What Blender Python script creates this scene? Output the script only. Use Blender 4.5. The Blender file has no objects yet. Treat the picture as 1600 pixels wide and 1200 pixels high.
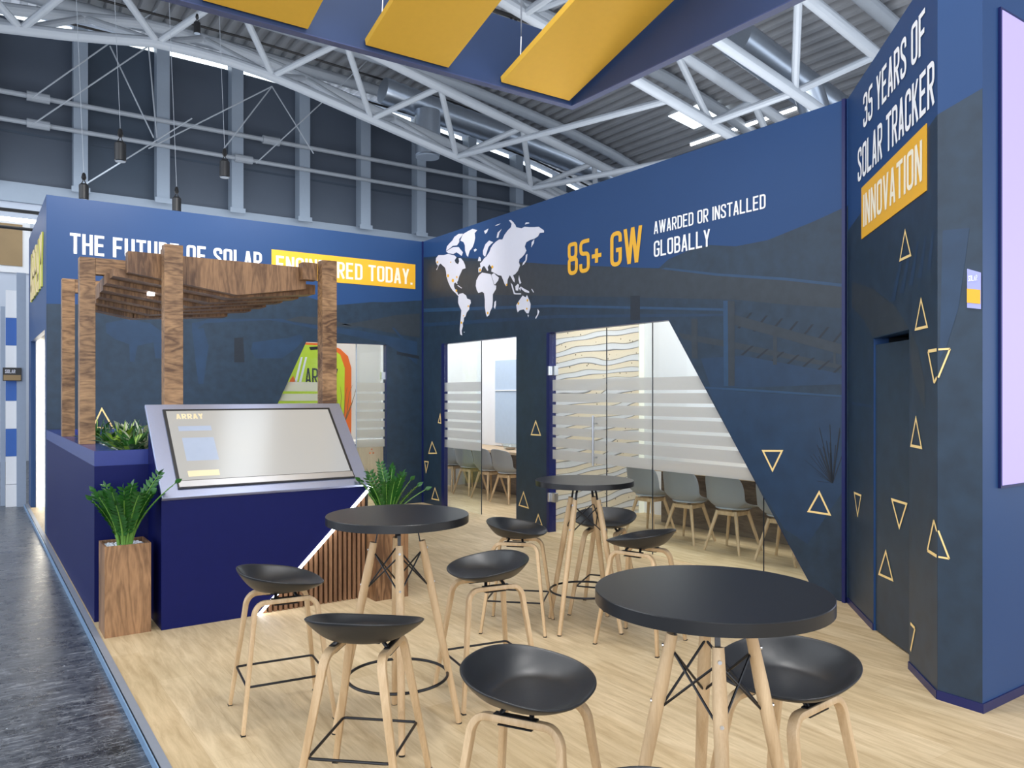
import bpy, bmesh, math, random
from mathutils import Vector, Matrix
random.seed(7)
PI = math.pi
SC = bpy.context.scene
COL = SC.collection

# ------------------------------------------------------------------ camera, world, exposure
EYE = 1.65
FPX = 1225.0
CA, SA = 0.82183, 0.56973          # yaw of the camera against the walls
cam_d = bpy.data.cameras.new('camera')
cam = bpy.data.objects.new('camera', cam_d)
COL.objects.link(cam)
cam.location = (0, 0, EYE)
cam.rotation_euler = (PI / 2, 0, -math.atan2(SA, CA))
cam_d.sensor_fit = 'HORIZONTAL'
cam_d.sensor_width = 36
cam_d.lens = 36 * FPX / 1600
cam_d.shift_y = 17.0 / 1600
cam_d.clip_end = 200
SC.camera = cam

world = bpy.data.worlds.new('world')
SC.world = world
world.use_nodes = True
wb = world.node_tree.nodes['Background']
wb.inputs[0].default_value = (0.80, 0.88, 1.0, 1)
wb.inputs[1].default_value = 1.75
SC.view_settings.view_transform = 'Standard'
SC.view_settings.look = 'None'
SC.view_settings.gamma = 1
SC.view_settings.exposure = 0.35
SC.view_settings.use_curve_mapping = False


def area(name, loc, size, power, col=(1, 1, 1), rot=(0, 0, 0), spread=180):
    l = bpy.data.lights.new(name, 'AREA')
    l.shape = 'RECTANGLE'
    l.size, l.size_y = size
    l.energy = power
    l.color = col
    l.spread = math.radians(spread)
    o = bpy.data.objects.new(name, l)
    COL.objects.link(o)
    o.location = loc
    o.rotation_euler = rot
    return o


# hall lamps high in the roof, the booth's own ceiling floods and added fills
area('hall_light', (1.5, 2.0, 8.3), (7, 9), 430, (0.95, 0.97, 1.0))
area('hall_light', (-5, 9, 7.2), (6, 10), 420, (0.9, 0.95, 1.0))
area('hall_light', (4, 20.5, 7.0), (16, 2), 150, (0.85, 0.93, 1.0), rot=(0.5, 0, 0))
area('roof_fill_light', (11, 8, 4.1), (5, 10), 420, (0.95, 0.97, 1.0), rot=(PI, 0, 0))  # added fill without a fixture, hidden behind the back wall, brightens the roof
area('side_fill_light', (-4, -5, 2.2), (8, 3), 420, (1.0, 0.97, 0.93), rot=(math.radians(142), 0, math.radians(-38)))  # added fill behind the camera, no real lamp, lifts the yellow baffles
area('roof_fill_light', (4.5, 16.0, 4.1), (9, 3), 160, (0.95, 0.97, 1.0), rot=(PI, 0, 0))  # second added upward fill for the roof, out of view
area('room_light', (6.75, 5.9, 3.9), (1.2, 3.4), 105, (1.0, 0.96, 0.9))
area('room_light', (6.75, 10.2, 3.9), (1.2, 3.2), 90, (0.95, 0.97, 1.0))
area('room_light', (3.6, 12.0, 3.9), (3.6, 1.6), 85, (1.0, 0.93, 0.84))


def spot(name, loc, tgt, power, ang, col=(1, 0.97, 0.93), r=0.12, blend=0.6):
    l = bpy.data.lights.new(name, 'SPOT')
    l.energy = power
    l.spot_size = math.radians(ang)
    l.spot_blend = blend
    l.color = col
    l.shadow_soft_size = r
    o = bpy.data.objects.new(name, l)
    COL.objects.link(o)
    o.location = loc
    o.rotation_euler = (Vector(tgt) - Vector(loc)).to_track_quat('-Z', 'Y').to_euler()
    return o


spot('ring_spot', (1.6, 7.9, 5.5), (2.0, 10.67, 3.0), 400, 95)
spot('ring_spot', (4.0, 7.9, 5.5), (4.4, 10.67, 3.0), 240, 95)
spot('ring_spot', (2.6, 3.0, 5.9), (2.6, 3.9, 0), 200, 80, r=0.25)
spot('ring_spot', (2.0, 0.4, 5.9), (2.0, 1.4, 0), 150, 80, r=0.25)
spot('ring_spot', (2.4, 2.0, 5.8), (5.2, 3.0, 3.0), 70, 60)


# ------------------------------------------------------------------ photo rays onto the planes of the place
def ray(px, py):
    t = (px - 800) / FPX
    return Vector((t * CA + SA, -t * SA + CA, (617 - py) / FPX))


def onX(px, py, x):
    d = ray(px, py)
    return Vector((0, 0, EYE)) + d * (x / d.x)


def onY(px, py, y):
    d = ray(px, py)
    return Vector((0, 0, EYE)) + d * (y / d.y)


def onD(px, py, c=2.14):
    d = ray(px, py)
    return Vector((0, 0, EYE)) + d * (c / (d.x - d.y))


# ------------------------------------------------------------------ materials
def newmat(name):
    m = bpy.data.materials.new(name)
    m.use_nodes = True
    nt = m.node_tree
    return m, nt, nt.nodes['Principled BSDF']


def plain(name, col, rough=0.5, metal=0.0, noise=0.06, nscale=14, spec=0.5, emit=None, estr=1.0, coat=0.0, bump=0.0):
    m, nt, b = newmat(name)
    N, L = nt.nodes, nt.links
    b.inputs['Roughness'].default_value = rough
    b.inputs['Metallic'].default_value = metal
    b.inputs['Specular IOR Level'].default_value = spec
    b.inputs['Coat Weight'].default_value = coat
    b.inputs['Coat Roughness'].default_value = 0.1
    tc = N.new('ShaderNodeTexCoord')
    nz = N.new('ShaderNodeTexNoise')
    nz.inputs['Scale'].default_value = nscale
    nz.inputs['Detail'].default_value = 5
    L.new(tc.outputs['Object'], nz.inputs['Vector'])
    mx = N.new('ShaderNodeMix')
    mx.data_type = 'RGBA'
    mx.inputs[6].default_value = (*[c * (1 - noise) for c in col], 1)
    mx.inputs[7].default_value = (*[min(1, c * (1 + noise)) for c in col], 1)
    L.new(nz.outputs['Fac'], mx.inputs[0])
    L.new(mx.outputs[2], b.inputs['Base Color'])
    if bump:
        bp = N.new('ShaderNodeBump')
        bp.inputs['Strength'].default_value = bump
        bp.inputs['Distance'].default_value = 0.002
        L.new(nz.outputs['Fac'], bp.inputs['Height'])
        L.new(bp.outputs[0], b.inputs['Normal'])
    if emit:
        b.inputs['Emission Color'].default_value = (*emit, 1)
        b.inputs['Emission Strength'].default_value = estr
    return m


def woodmat(name, dark, light, axis=2, scale=1.0, rough=0.45, ring=9.0, stretch=0.12, line=0.5):
    """grain runs along the given object axis"""
    m, nt, b = newmat(name)
    N, L = nt.nodes, nt.links
    tc = N.new('ShaderNodeTexCoord')
    oi = N.new('ShaderNodeObjectInfo')
    ad = N.new('ShaderNodeVectorMath')
    ad.operation = 'ADD'
    ml = N.new('ShaderNodeVectorMath')
    ml.operation = 'SCALE'
    ml.inputs[0].default_value = (7.3, 5.1, 3.7)
    L.new(oi.outputs['Random'], ml.inputs['Scale'])
    L.new(tc.outputs['Object'], ad.inputs[0])
    L.new(ml.outputs[0], ad.inputs[1])
    mp = N.new('ShaderNodeMapping')
    s = [scale * 1.0] * 3
    s[axis] = scale * stretch
    mp.inputs['Scale'].default_value = s
    L.new(ad.outputs[0], mp.inputs['Vector'])
    n1 = N.new('ShaderNodeTexNoise')
    n1.inputs['Scale'].default_value = 3.2
    n1.inputs['Detail'].default_value = 3
    n1.inputs['Distortion'].default_value = 0.4
    L.new(mp.outputs[0], n1.inputs['Vector'])
    mu = N.new('ShaderNodeMath')
    mu.operation = 'MULTIPLY'
    mu.inputs[1].default_value = ring
    L.new(n1.outputs['Fac'], mu.inputs[0])
    fr = N.new('ShaderNodeMath')
    fr.operation = 'PINGPONG'
    fr.inputs[1].default_value = 0.5
    L.new(mu.outputs[0], fr.inputs[0])
    n2 = N.new('ShaderNodeTexNoise')
    n2.inputs['Scale'].default_value = 40
    n2.inputs['Detail'].default_value = 6
    L.new(mp.outputs[0], n2.inputs['Vector'])
    h2 = N.new('ShaderNodeMath')
    h2.operation = 'MULTIPLY_ADD'
    h2.inputs[1].default_value = 0.35
    h2.inputs[2].default_value = 0.28
    L.new(n2.outputs['Fac'], h2.inputs[0])
    a1 = N.new('ShaderNodeMath')
    a1.operation = 'MULTIPLY_ADD'
    a1.inputs[1].default_value = line
    L.new(fr.outputs[0], a1.inputs[0])
    L.new(h2.outputs[0], a1.inputs[2])
    n3 = N.new('ShaderNodeTexNoise')
    n3.inputs['Scale'].default_value = 2.0
    L.new(mp.outputs[0], n3.inputs['Vector'])
    a2 = N.new('ShaderNodeMath')
    a2.operation = 'MULTIPLY_ADD'
    a2.inputs[1].default_value = 0.8
    L.new(n3.outputs['Fac'], a2.inputs[0])
    L.new(a1.outputs[0], a2.inputs[2])
    cr = N.new('ShaderNodeValToRGB')
    cr.color_ramp.elements[0].position = 0.62
    cr.color_ramp.elements[0].color = (*dark, 1)
    cr.color_ramp.elements[1].position = 1.28 if False else 1.0
    cr.color_ramp.elements[1].color = (*light, 1)
    sc = N.new('ShaderNodeMath')
    sc.operation = 'MULTIPLY'
    sc.inputs[1].default_value = 0.8
    L.new(a2.outputs[0], sc.inputs[0])
    L.new(sc.outputs[0], cr.inputs[0])
    L.new(cr.outputs[0], b.inputs['Base Color'])
    b.inputs['Roughness'].default_value = rough
    return m


M = {}
M['wall_blue'] = plain('wall_blue', (0.018, 0.058, 0.168), 0.42, noise=0.05, nscale=2, spec=0.3)
M['print_dark'] = plain('print_dark', (0.014, 0.032, 0.058), 0.42, noise=0.5, nscale=9)
M['print_mid'] = plain('print_mid', (0.013, 0.038, 0.085), 0.42, noise=0.35, nscale=7)
M['print_grey'] = plain('print_grey', (0.026, 0.036, 0.048), 0.42, noise=0.3, nscale=12)
M['print_line'] = plain('print_line', (0.018, 0.055, 0.120), 0.42, noise=0.2, nscale=12)
M['print_black'] = plain('print_black', (0.010, 0.016, 0.026), 0.42, noise=0.3, nscale=30)
M['navy_edge'] = plain('navy_edge', (0.004, 0.009, 0.085), 0.35)
M['kiosk_blue'] = plain('kiosk_blue', (0.003, 0.006, 0.075), 0.45, noise=0.08, spec=0.2)
M['fascia_blue'] = plain('fascia_blue', (0.026, 0.055, 0.15), 0.5, noise=0.06, nscale=3)
M['fascia_rim'] = plain('fascia_rim', (0.06, 0.085, 0.22), 0.55)
M['yellow'] = plain('yellow', (0.95, 0.56, 0.06), 0.6, noise=0.03)
M['gold'] = plain('gold', (0.90, 0.66, 0.28), 0.5, noise=0.02)
M['yellow_vinyl'] = plain('yellow_vinyl', (0.84, 0.44, 0.022), 0.45, noise=0.02)
M['white_vinyl'] = plain('white_vinyl', (0.92, 0.93, 0.95), 0.5, noise=0.01)
M['cream_vinyl'] = plain('cream_vinyl', (0.95, 0.88, 0.70), 0.5, noise=0.01)
M['map_white'] = plain('map_white', (0.72, 0.72, 0.80), 0.5, noise=0.02)
M['black'] = plain('black', (0.012, 0.012, 0.013), 0.4)
M['seat_black'] = plain('seat_black', (0.015, 0.016, 0.018), 0.36, noise=0.1, nscale=60, bump=0.15)
M['table_black'] = plain('table_black', (0.010, 0.010, 0.011), 0.30, noise=0.15, nscale=30)
M['black_metal'] = plain('black_metal', (0.012, 0.012, 0.014), 0.35, metal=0.3)
M['steel'] = plain('steel', (0.62, 0.64, 0.68), 0.30, metal=1.0)
M['brushed'] = plain('brushed', (0.42, 0.47, 0.66), 0.28, metal=0.85, noise=0.05, nscale=80)
M['alu'] = plain('alu', (0.36, 0.39, 0.45), 0.5, metal=0.6)
M['alu_blue'] = plain('alu_blue', (0.25, 0.40, 0.60), 0.35, metal=0.3)
M['duct'] = plain('duct', (0.48, 0.54, 0.62), 0.3, metal=0.9)
M['white_wall'] = plain('white_wall', (0.80, 0.81, 0.83), 0.6, noise=0.02)
M['cream_wall'] = plain('cream_wall', (0.82, 0.79, 0.74), 0.6, noise=0.03)
M['hall_wall'] = plain('hall_wall', (0.52, 0.57, 0.66), 0.6, noise=0.04, nscale=1)
M['facade_grey'] = plain('facade_grey', (0.32, 0.38, 0.46), 0.5, noise=0.03)
M['truss_paint'] = plain('truss_paint', (0.42, 0.46, 0.51), 0.45, noise=0.05, nscale=4)
M['roof_deck'] = plain('roof_deck', (0.36, 0.37, 0.39), 0.5, noise=0.12, nscale=1.5)
M['dark_pane'] = plain('dark_pane', (0.075, 0.095, 0.13), 0.5, noise=0.25, nscale=0.4)
M['dark_pane2'] = plain('dark_pane2', (0.050, 0.072, 0.105), 0.5, noise=0.25, nscale=0.6)
M['daylight'] = plain('daylight', (0.9, 0.95, 1), 0.5, emit=(0.85, 0.95, 1.0), estr=1.6)
M['tube_light'] = plain('tube_light', (1, 1, 1), 0.5, emit=(1, 1, 1), estr=5)
M['led_warm'] = plain('led_warm', (1, 1, 1), 0.5, emit=(1, 0.93, 0.78), estr=5)
M['led_soft'] = plain('led_soft', (0.8, 0.8, 0.7), 0.5, emit=(1, 0.95, 0.75), estr=0.15)
M['led_screen'] = plain('led_screen', (0.1, 0.1, 0.1), 0.5, emit=(0.42, 0.34, 0.92), estr=1.0)
M['led_white'] = plain('led_white', (1, 1, 1), 0.5, emit=(0.9, 0.93, 1), estr=7)
M['frost'] = None
M['grey_plastic'] = plain('grey_plastic', (0.27, 0.28, 0.29), 0.45, noise=0.04)
M['grey_cushion'] = plain('grey_cushion', (0.40, 0.41, 0.42), 0.6)
M['leaf'] = plain('leaf', (0.022, 0.105, 0.016), 0.32, noise=0.6, nscale=18)
M['leaf_light'] = plain('leaf_light', (0.26, 0.42, 0.04), 0.4, noise=0.3, nscale=18)
M['leaf_cream'] = plain('leaf_cream', (0.72, 0.74, 0.52), 0.45, noise=0.15, nscale=18)
M['stem'] = plain('stem', (0.14, 0.30, 0.05), 0.4, noise=0.3)
M['pebble'] = plain('pebble', (0.72, 0.74, 0.80), 0.6, noise=0.2, nscale=30)
M['twig'] = plain('twig', (0.22, 0.13, 0.07), 0.7)
M['green_print'] = plain('green_print', (0.56, 0.75, 0.04), 0.5, noise=0.05)
M['orange_print'] = plain('orange_print', (0.85, 0.17, 0.02), 0.5, noise=0.02)
M['lime_yellow'] = plain('lime_yellow', (0.78, 0.78, 0.10), 0.5, noise=0.05)
M['pale_edge'] = plain('pale_edge', (0.85, 0.66, 0.32), 0.5)
M['blue_stripe'] = plain('blue_stripe', (0.03, 0.12, 0.42), 0.5)
M['grey_frame'] = plain('grey_frame', (0.30, 0.36, 0.46), 0.5)
M['lilac'] = plain('lilac', (0.36, 0.38, 0.75), 0.5)
M['brown_pane'] = plain('brown_pane', (0.30, 0.20, 0.09), 0.5, noise=0.15, nscale=3)
M['ice'] = plain('ice', (0.42, 0.52, 0.64), 0.4)
M['oak'] = woodmat('oak', (0.50, 0.33, 0.17), (0.72, 0.53, 0.32), axis=2, scale=9, ring=3, stretch=0.08, line=0.25)
M['walnut_x'] = woodmat('walnut_x', (0.10, 0.045, 0.018), (0.46, 0.26, 0.12), axis=0, scale=2.2, stretch=0.25, ring=8, line=0.5)
M['walnut_z'] = woodmat('walnut_z', (0.10, 0.045, 0.018), (0.38, 0.205, 0.095), axis=2, scale=2.4, stretch=0.16, ring=9, line=0.5)
M['slat_wood'] = woodmat('slat_wood', (0.14, 0.065, 0.03), (0.36, 0.19, 0.095), axis=2, scale=6, stretch=0.1, ring=4, line=0.3)
M['slat_back'] = plain('slat_back', (0.015, 0.010, 0.008), 0.8)
M['desk_wood'] = woodmat('desk_wood', (0.46, 0.32, 0.18), (0.66, 0.50, 0.32), axis=1, scale=5, stretch=0.1, ring=4, line=0.3)
M['desk_panel'] = woodmat('desk_panel', (0.09, 0.065, 0.045), (0.20, 0.15, 0.11), axis=1, scale=4, stretch=0.15, ring=5, line=0.5)
M['pale_door'] = woodmat('pale_door', (0.62, 0.48, 0.32), (0.78, 0.64, 0.46), axis=2, scale=4, stretch=0.1, ring=4, line=0.3)


def glassmat(name, tint=(0.93, 0.97, 0.98), gl=0.07, rough=0.0):
    m = bpy.data.materials.new(name)
    m.use_nodes = True
    nt = m.node_tree
    N, L = nt.nodes, nt.links
    N.remove(N['Principled BSDF'])
    out = N['Material Output']
    tr = N.new('ShaderNodeBsdfTransparent')
    tr.inputs[0].default_value = (*tint, 1)
    g = N.new('ShaderNodeBsdfGlossy')
    g.inputs['Roughness'].default_value = rough
    lw = N.new('ShaderNodeLayerWeight')
    fz = N.new('ShaderNodeMath')
    fz.operation = 'POWER'
    fz.inputs[1].default_value = 5.0
    L.new(lw.outputs['Facing'], fz.inputs[0])
    nz = N.new('ShaderNodeTexNoise')
    nz.inputs['Scale'].default_value = 0.5
    mr = N.new('ShaderNodeMath')
    mr.operation = 'MULTIPLY_ADD'
    mr.inputs[1].default_value = 0.07
    L.new(nz.outputs['Fac'], mr.inputs[0])
    L.new(fz.outputs[0], mr.inputs[2])
    mx = N.new('ShaderNodeMixShader')
    L.new(mr.outputs[0], mx.inputs[0])
    L.new(tr.outputs[0], mx.inputs[1])
    L.new(g.outputs[0], mx.inputs[2])
    L.new(mx.outputs[0], out.inputs[0])
    return m


M['glass'] = glassmat('glass')


def frostmat():
    m = bpy.data.materials.new('frosted_film')
    m.use_nodes = True
    nt = m.node_tree
    N, L = nt.nodes, nt.links
    N.remove(N['Principled BSDF'])
    out = N['Material Output']
    tr = N.new('ShaderNodeBsdfTransparent')
    df = N.new('ShaderNodeBsdfDiffuse')
    df.inputs[0].default_value = (0.50, 0.49, 0.48, 1)
    tl = N.new('ShaderNodeBsdfTranslucent')
    tl.inputs[0].default_value = (0.50, 0.49, 0.47, 1)
    m1 = N.new('ShaderNodeMixShader')
    m1.inputs[0].default_value = 0.5
    L.new(df.outputs[0], m1.inputs[1])
    L.new(tl.outputs[0], m1.inputs[2])
    nz = N.new('ShaderNodeTexNoise')
    nz.inputs['Scale'].default_value = 2
    mr = N.new('ShaderNodeMapRange')
    mr.inputs[3].default_value = 0.84
    mr.inputs[4].default_value = 0.92
    L.new(nz.outputs['Fac'], mr.inputs[0])
    m2 = N.new('ShaderNodeMixShader')
    L.new(mr.outputs[0], m2.inputs[0])
    L.new(tr.outputs[0], m2.inputs[1])
    L.new(m1.outputs[0], m2.inputs[2])
    L.new(m2.outputs[0], out.inputs[0])
    return m


M['frost'] = frostmat()


def floor_wood():
    m, nt, b = newmat('floor_planks')
    N, L = nt.nodes, nt.links
    tc = N.new('ShaderNodeTexCoord')
    mp = N.new('ShaderNodeMapping')
    mp.inputs['Rotation'].default_value = (0, 0, PI / 2)
    L.new(tc.outputs['Object'], mp.inputs['Vector'])
    br = N.new('ShaderNodeTexBrick')
    br.inputs['Scale'].default_value = 1.0
    br.inputs['Brick Width'].default_value = 1.22
    br.inputs['Row Height'].default_value = 0.18
    br.inputs['Mortar Size'].default_value = 0.0015
    br.inputs['Mortar Smooth'].default_value = 0.8
    br.inputs['Bias'].default_value = 0
    br.inputs['Color1'].default_value = (0.60, 0.45, 0.26, 1)
    br.inputs['Color2'].default_value = (0.68, 0.53, 0.33, 1)
    br.inputs['Mortar'].default_value = (0.54, 0.40, 0.23, 1)
    L.new(mp.outputs[0], br.inputs['Vector'])
    m2 = N.new('ShaderNodeMapping')
    m2.inputs['Scale'].default_value = (14, 1.6, 1)
    L.new(tc.outputs['Object'], m2.inputs['Vector'])
    n1 = N.new('ShaderNodeTexNoise')
    n1.inputs['Scale'].default_value = 1.6
    n1.inputs['Detail'].default_value = 7
    n1.inputs['Roughness'].default_value = 0.65
    n1.inputs['Distortion'].default_value = 0.5
    L.new(m2.outputs[0], n1.inputs['Vector'])
    cr = N.new('ShaderNodeValToRGB')
    cr.color_ramp.elements[0].position = 0.32
    cr.color_ramp.elements[0].color = (0.70, 0.66, 0.60, 1)
    cr.color_ramp.elements[1].position = 0.62
    cr.color_ramp.elements[1].color = (1, 1, 1, 1)
    L.new(n1.outputs['Fac'], cr.inputs[0])
    n3 = N.new('ShaderNodeTexNoise')
    n3.inputs['Scale'].default_value = 1.3
    n3.inputs['Detail'].default_value = 4
    L.new(tc.outputs['Object'], n3.inputs['Vector'])
    c3 = N.new('ShaderNodeValToRGB')
    c3.color_ramp.elements[0].position = 0.3
    c3.color_ramp.elements[0].color = (0.84, 0.84, 0.82, 1)
    c3.color_ramp.elements[1].position = 0.65
    L.new(n3.outputs['Fac'], c3.inputs[0])
    a = N.new('ShaderNodeMix')
    a.data_type = 'RGBA'
    a.blend_type = 'MULTIPLY'
    a.inputs[0].default_value = 1
    L.new(br.outputs['Color'], a.inputs[6])
    L.new(cr.outputs[0], a.inputs[7])
    a2 = N.new('ShaderNodeMix')
    a2.data_type = 'RGBA'
    a2.blend_type = 'MULTIPLY'
    a2.inputs[0].default_value = 1
    L.new(a.outputs[2], a2.inputs[6])
    L.new(c3.outputs[0], a2.inputs[7])
    L.new(a2.outputs[2], b.inputs['Base Color'])
    b.inputs['Roughness'].default_value = 0.48
    b.inputs['Specular IOR Level'].default_value = 0.35
    return m


M['floor_wood'] = floor_wood()


def hall_floor_mat():
    m, nt, b = newmat('hall_asphalt')
    N, L = nt.nodes, nt.links
    tc = N.new('ShaderNodeTexCoord')
    n1 = N.new('ShaderNodeTexNoise')
    n1.inputs['Scale'].default_value = 9
    n1.inputs['Detail'].default_value = 10
    n1.inputs['Roughness'].default_value = 0.7
    L.new(tc.outputs['Object'], n1.inputs['Vector'])
    cr = N.new('ShaderNodeValToRGB')
    cr.color_ramp.elements[0].position = 0.38
    cr.color_ramp.elements[0].color = (0.014, 0.017, 0.024, 1)
    cr.color_ramp.elements[1].position = 0.78
    cr.color_ramp.elements[1].color = (0.085, 0.095, 0.115, 1)
    L.new(n1.outputs['Fac'], cr.inputs[0])
    # pale scratches, two directions, thin ridges of stretched noise
    prev = cr.outputs[0]
    for rz, sx, sy, th, v in ((0.35, 2.0, 14.0, 0.030, 0.22), (-0.5, 1.2, 16.0, 0.022, 0.30), (-1.2, 1.0, 12.0, 0.018, 0.26), (1.1, 7.0, 9.0, 0.020, 0.24), (2.1, 12.0, 12.0, 0.024, 0.20)):
        mp = N.new('ShaderNodeMapping')
        mp.inputs['Rotation'].default_value = (0, 0, rz)
        mp.inputs['Scale'].default_value = (sx, sy, 1)
        L.new(tc.outputs['Object'], mp.inputs['Vector'])
        n2 = N.new('ShaderNodeTexNoise')
        n2.inputs['Scale'].default_value = 1.1
        n2.inputs['Detail'].default_value = 3
        n2.inputs['Distortion'].default_value = 0.6
        L.new(mp.outputs[0], n2.inputs['Vector'])
        s = N.new('ShaderNodeMath')
        s.operation = 'SUBTRACT'
        s.inputs[1].default_value = 0.5
        L.new(n2.outputs['Fac'], s.inputs[0])
        ab = N.new('ShaderNodeMath')
        ab.operation = 'ABSOLUTE'
        L.new(s.outputs[0], ab.inputs[0])
        lt = N.new('ShaderNodeMapRange')
        lt.inputs[1].default_value = 0.0
        lt.inputs[2].default_value = th * 0.5
        lt.inputs[3].default_value = 0.8
        lt.inputs[4].default_value = 0.0
        L.new(ab.outputs[0], lt.inputs[0])
        msk = N.new('ShaderNodeMath')
        msk.operation = 'MULTIPLY'
        L.new(lt.outputs[0], msk.inputs[0])
        L.new(n1.outputs['Fac'], msk.inputs[1])
        mx = N.new('ShaderNodeMix')
        mx.data_type = 'RGBA'
        mx.inputs[7].default_value = (v * 1.4, v * 1.45, v * 1.55, 1)
        L.new(msk.outputs[0], mx.inputs[0])
        L.new(prev, mx.inputs[6])
        prev = mx.outputs[2]
    vo = N.new('ShaderNodeTexVoronoi')
    vo.inputs['Scale'].default_value = 5
    L.new(tc.outputs['Object'], vo.inputs['Vector'])
    l2 = N.new('ShaderNodeMath')
    l2.operation = 'LESS_THAN'
    l2.inputs[1].default_value = 0.035
    L.new(vo.outputs['Distance'], l2.inputs[0])
    mx = N.new('ShaderNodeMix')
    mx.data_type = 'RGBA'
    mx.inputs[7].default_value = (0.42, 0.45, 0.50, 1)
    L.new(l2.outputs[0], mx.inputs[0])
    L.new(prev, mx.inputs[6])
    L.new(mx.outputs[2], b.inputs['Base Color'])
    rr = N.new('ShaderNodeMapRange')
    rr.inputs[3].default_value = 0.16
    rr.inputs[4].default_value = 0.42
    L.new(n1.outputs['Fac'], rr.inputs[0])
    L.new(rr.outputs[0], b.inputs['Roughness'])
    bp = N.new('ShaderNodeBump')
    bp.inputs['Strength'].default_value = 0.25
    bp.inputs['Distance'].default_value = 0.004
    L.new(n1.outputs['Fac'], bp.inputs['Height'])
    L.new(bp.outputs[0], b.inputs['Normal'])
    return m


M['hall_floor'] = hall_floor_mat()


def stone_print():
    """a printed wall picture: pale stones with grey wavy bands"""
    m, nt, b = newmat('stone_print')
    N, L = nt.nodes, nt.links
    tc = N.new('ShaderNodeTexCoord')
    mp = N.new('ShaderNodeMapping')
    mp.inputs['Rotation'].default_value = (0, 0.32, 0)
    mp.inputs['Scale'].default_value = (0.42, 0.3, 1)
    L.new(tc.outputs['Object'], mp.inputs['Vector'])
    wv = N.new('ShaderNodeTexWave')
    wv.bands_direction = 'Z'
    wv.wave_profile = 'SAW'
    wv.inputs['Scale'].default_value = 2.1
    wv.inputs['Distortion'].default_value = 5.0
    wv.inputs['Detail'].default_value = 1.0
    wv.inputs['Detail Scale'].default_value = 1.2
    L.new(mp.outputs[0], wv.inputs['Vector'])
    cr = N.new('ShaderNodeValToRGB')
    e = cr.color_ramp.elements
    e[0].position = 0.0
    e[0].color = (0.06, 0.05, 0.04, 1)
    e[1].position = 1.0
    e[1].color = (0.66, 0.55, 0.40, 1)
    for p, c in ((0.06, (0.30, 0.30, 0.30)), (0.10, (0.60, 0.60, 0.62)), (0.44, (0.56, 0.56, 0.56)), (0.48, (0.10, 0.08, 0.06)), (0.53, (0.66, 0.58, 0.45))):
        x = e.new(p)
        x.color = (*c, 1)
    L.new(wv.outputs['Fac'], cr.inputs[0])
    v = N.new('ShaderNodeTexVoronoi')
    v.inputs['Scale'].default_value = 13
    L.new(tc.outputs['Object'], v.inputs['Vector'])
    lt = N.new('ShaderNodeMath')
    lt.operation = 'LESS_THAN'
    lt.inputs[1].default_value = 0.13
    L.new(v.outputs['Distance'], lt.inputs[0])
    gt = N.new('ShaderNodeMath')
    gt.operation = 'GREATER_THAN'
    gt.inputs[1].default_value = 0.5
    L.new(wv.outputs['Fac'], gt.inputs[0])
    mm = N.new('ShaderNodeMath')
    mm.operation = 'MULTIPLY'
    L.new(lt.outputs[0], mm.inputs[0])
    L.new(gt.outputs[0], mm.inputs[1])
    mx = N.new('ShaderNodeMix')
    mx.data_type = 'RGBA'
    mx.inputs[7].default_value = (0.12, 0.09, 0.06, 1)
    L.new(mm.outputs[0], mx.inputs[0])
    L.new(cr.outputs[0], mx.inputs[6])
    L.new(mx.outputs[2], b.inputs['Base Color'])
    b.inputs['Roughness'].default_value = 0.5
    return m


M['stone_print'] = stone_print()


def screen_mat():
    """touch screen: dim pale picture behind glossy glass"""
    m, nt, b = newmat('screen_face')
    N, L = nt.nodes, nt.links
    b.inputs['Base Color'].default_value = (0.30, 0.30, 0.29, 1)
    b.inputs['Roughness'].default_value = 0.16
    b.inputs['Metallic'].default_value = 0.35
    tc = N.new('ShaderNodeTexCoord')
    nz = N.new('ShaderNodeTexNoise')
    nz.inputs['Scale'].default_value = 1.5
    L.new(tc.outputs['Object'], nz.inputs['Vector'])
    cr = N.new('ShaderNodeValToRGB')
    cr.color_ramp.elements[0].color = (0.30, 0.31, 0.32, 1)
    cr.color_ramp.elements[1].color = (0.36, 0.34, 0.30, 1)
    L.new(nz.outputs['Fac'], cr.inputs[0])
    L.new(cr.outputs[0], b.inputs['Emission Color'])
    b.inputs['Emission Strength'].default_value = 0.55
    return m


M['screen_face'] = screen_mat()
M['screen_blue'] = plain('screen_blue', (0.3, 0.34, 0.42), 0.2, emit=(0.33, 0.38, 0.48), estr=0.2)
M['screen_gold'] = plain('screen_gold', (0.5, 0.42, 0.28), 0.2, emit=(0.60, 0.48, 0.28), estr=0.5)


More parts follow.
